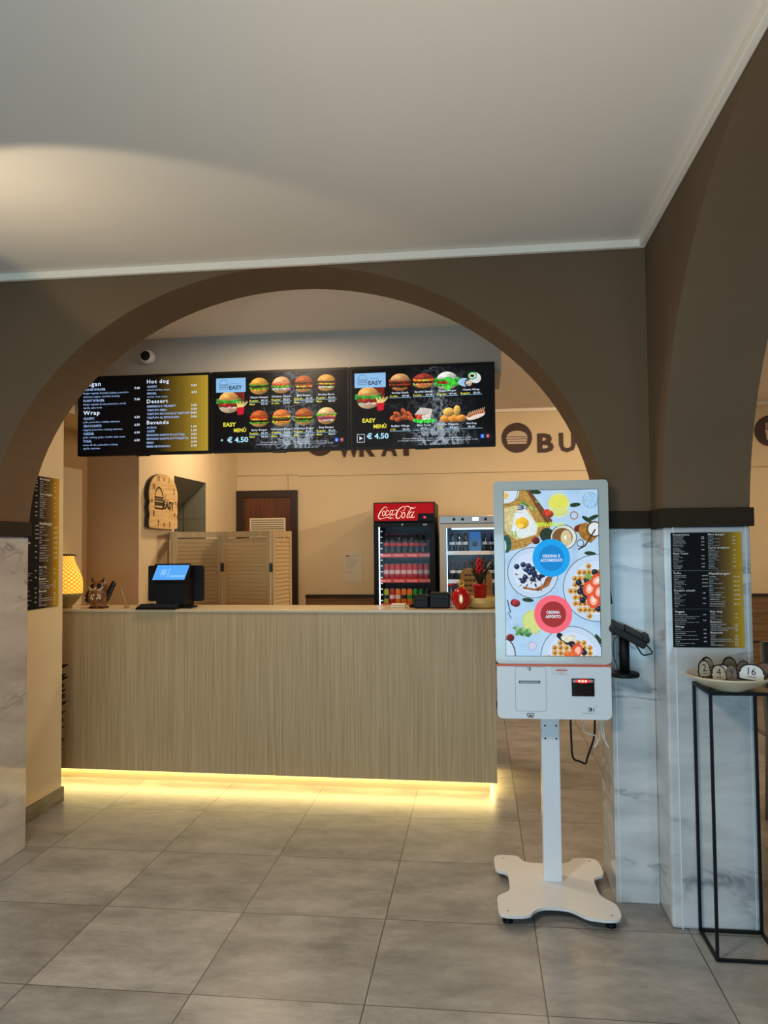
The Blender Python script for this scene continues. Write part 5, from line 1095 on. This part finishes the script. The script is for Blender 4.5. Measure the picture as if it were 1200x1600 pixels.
for k, (nm, c1, c2) in enumerate(kinds): can_proto((xs[k], FY+.135, .955), c1, c2, '%s can, %s on the lower cooler shelf' % (nm, ordn[k] if k in (0, 7) else ordn[k]+' from the left'), 'mixed cans on the lower shelf of the cooler')
def bottle_proto(loc, lab, grp, glass_, band, hgt=.20, rad=.028):
    R_ = thing('glass_bottle', lab, 'bottle', loc, 0, grp)
    b = MB(); b.lathe([(rad*.9, 0), (rad, .01), (rad*.93, hgt*.3), (rad, hgt*.5), (rad*.85, hgt*.62), (rad*.45, hgt*.8), (rad*.4, hgt*.97), (0, hgt*.97)], n=18); finish('body', b, glass_, parent=R_, local=True)
    b = MB(); b.lathe([(rad*1.01, hgt*.42), (rad*1.01, hgt*.56)], n=18, cap=False); finish('label_band', b, band, parent=R_, local=True)
    b = MB(); b.lathe([(rad*.45, hgt*.95), (rad*.45, hgt), (0, hgt)], n=14); finish('cap', b, CR, parent=R_, local=True)
    return R_
BG = mat('cola_glass', (34, 18, 14), .08, coat=.4)
xb = [wx0+.06+k*.0600 for k in range(7)]
p1 = bottle_proto((xb[0], FY+.135, 1.435), 'dark cola bottle with red label, leftmost on the top shelf of the cooler', 'cola bottles on the top shelf of the cooler', BG, mat('label_red', (206, 50, 44), .4))
for k in range(1, 7): dup(p1, (xb[k], FY+.135, 1.435), 0, 'dark cola bottle, %s on the top cooler shelf' % ('rightmost' if k == 6 else ordn[k]+' from the left'))

# ------------------------------------------------------------------ grey display fridge
GX0, GX1, GY, GD, GZ = -.366, .262, 7.40, .62, 1.797
R_ = thing('display_fridge', 'grey steel glass-door fridge full of dark bottles right of the red cooler', 'fridge', ((GX0+GX1)/2, GY+GD/2, 0))
b = MB(); b.box(GX0, GX0+.035, GY+.05, GY+GD, .06, GZ-.07); b.box(GX1-.035, GX1, GY+.05, GY+GD, .06, GZ-.07); b.box(GX0, GX1, GY, GY+GD, GZ-.07, GZ, bev=.004); b.box(GX0+.035, GX1-.035, GY+.05, GY+GD, .06, .30)
for x in (GX0+.05, GX1-.09):
    for y in (GY+.08, GY+GD-.1): b.box(x, x+.04, y, y+.04, 0, .06)
finish('cabinet', b, M_STEEL, parent=R_)
b = MB(); b.box(GX0+.035, GX1-.035, GY+GD-.03, GY+GD-.001, .3, GZ-.07); b.box(GX0+.035, GX0+.038, GY+.05, GY+GD-.03, .3, GZ-.07); b.box(GX1-.038, GX1-.035, GY+.05, GY+GD-.03, .3, GZ-.07); finish('liner', b, mat('liner_blue_white', (186, 206, 220), .4), parent=R_)
for kx, nm in ((-.225, 'knob'), (-.145, 'knob'), (.07, 'knob')):
    b = MB(); b.lathe([(.014, 0), (.013, .008), (0, .009)], n=16, mtx=Matrix.Translation((kx, GY, 1.765)) @ Matrix.Rotation(PI/2, 4, 'X')); finish('knob', b, M_BLACK, parent=R_)
b = MB(); b.box(-.055, .005, GY-.004, GY, 1.748, 1.782, bev=.001); b.mi = 1; b.text('88', -.045, 1.756, .018, GY-.005, bold=.03); finish('temperature_display', b, [M_BLACK, glow('display_digits', (225, 240, 255), 2.)], parent=R_)
b = MB(); vx0, vx1, vz0, vz1 = -.300, .196, .36, 1.682
b.box(GX0+.002, vx0, GY, GY+.045, .2, GZ-.075); b.box(vx1, GX1-.002, GY, GY+.045, .2, GZ-.075); b.box(vx0, vx1, GY, GY+.045, .2, vz0); b.box(vx0, vx1, GY, GY+.045, vz1, GZ-.075); dr = finish('door', b, mat('fridge_grey', (176, 168, 156), .4, .3), parent=R_)
finish('door_glass', MB().box(vx0, vx1, GY+.012, GY+.018, vz0, vz1), M_GLASS, parent=dr)
b = MB(); b.box(vx0+.002, vx0+.006, GY+.03, GY+.045, vz0, vz1); b.box(vx0+.05, vx1-.05, GY+.06, GY+.08, vz1-.012, vz1); finish('interior_light', b, glow('fridge_led', (150, 204, 255), 5), parent=R_)
for z_ in (1.445, 1.175, .90, .62, .38):
    b = MB(); b.box(GX0+.04, GX1-.04, GY+.10, GY+GD-.04, z_-.008, z_); b.box(GX0+.045, GX1-.045, GY+.094, GY+.10, z_-.016, z_+.02); finish('shelf', b, M_WHITEB, parent=R_)
BW = mat('label_pale', (216, 220, 226), .5); BD = mat('dark_beer_glass', (16, 20, 22), .1, coat=.4); BGr = mat('green_glass', (16, 70, 36), .1, coat=.4)
gx = [vx0+.05+k*.062 for k in range(8)]
p2 = bottle_proto((gx[0], GY+.15, 1.445), 'dark bottle with pale label, leftmost on the top shelf of the grey fridge', 'bottles in the grey fridge', BD, BW, .19)
n_ = 0
for zz, nm in ((1.445, 'top'), (1.175, 'middle')):
    for k in range(8):
        if n_ == 0: n_ = 1; continue
        if zz == 1.445 and k in (3, 4): continue
        dup(p2, (gx[k], GY+.15, zz), 0, 'dark bottle, %s on the %s shelf of the grey fridge' % (ordn[k] if k in (0, 7) else ordn[k]+' from left', nm))
R2 = thing('bottle_pack', 'blue drinks pack between dark bottles on the top shelf of the grey fridge', 'pack', (gx[3]+.031, GY+.16, 1.445))
b = MB(); b.box(gx[3]-.022, gx[4]+.024, GY+.12, GY+.22, 1.445, 1.645, bev=.003); finish('carton', b, mat('pack_blue', (70, 130, 190), .5), parent=R2)
b = MB(); b.prism(ell(gx[3]+.03, 1.53, .026, .026, 20), GY+.117, GY+.12, 'xz'); finish('emblem', b, CB, parent=R2)
p3 = can_proto((gx[0], GY+.15, .90), CRD, BW, 'dark red can, leftmost on the lower shelf of the grey fridge', 'cans on the lower shelf of the grey fridge')
for k in range(1, 8): dup(p3, (gx[k], GY+.15, .90), 0, 'dark red can, %s on the lower shelf of the grey fridge' % (ordn[k] if k == 7 else ordn[k]+' from the left'))

# ------------------------------------------------------------------ chair seen past the right pier
cx, cy = 1.78, 4.62
R_ = thing('dining_chair', 'dark brown chair with grey shell back just right of the marble pier', 'chair', (cx, cy, 0))
CHB = mat('chair_brown', (66, 54, 40), .5); CHG = mat('chair_grey', (120, 112, 100), .5)
b = MB(); b.box(cx-.22, cx+.22, cy-.02, cy+.42, .44, .475, bev=.015); finish('seat', b, CHG, parent=R_)
b = MB(); b.prism([(cx-.19, .52), (cx+.19, .52), (cx+.23, .975), (cx-.23, .975)], cy-.035, cy-.01, 'xz', bev=.008); finish('backrest', b, CHB, parent=R_)
for sx in (-1, 1):
    b = MB(); b.tube([(cx+sx*.225, cy-.025, .97), (cx+sx*.205, cy-.01, .46), (cx+sx*.225, cy-.03, 0)], .013, 8); finish('leg', b, CHG, parent=R_)
    b = MB(); b.tube([(cx+sx*.20, cy+.38, .45), (cx+sx*.215, cy+.41, 0)], .013, 8); finish('leg', b, CHG, parent=R_)
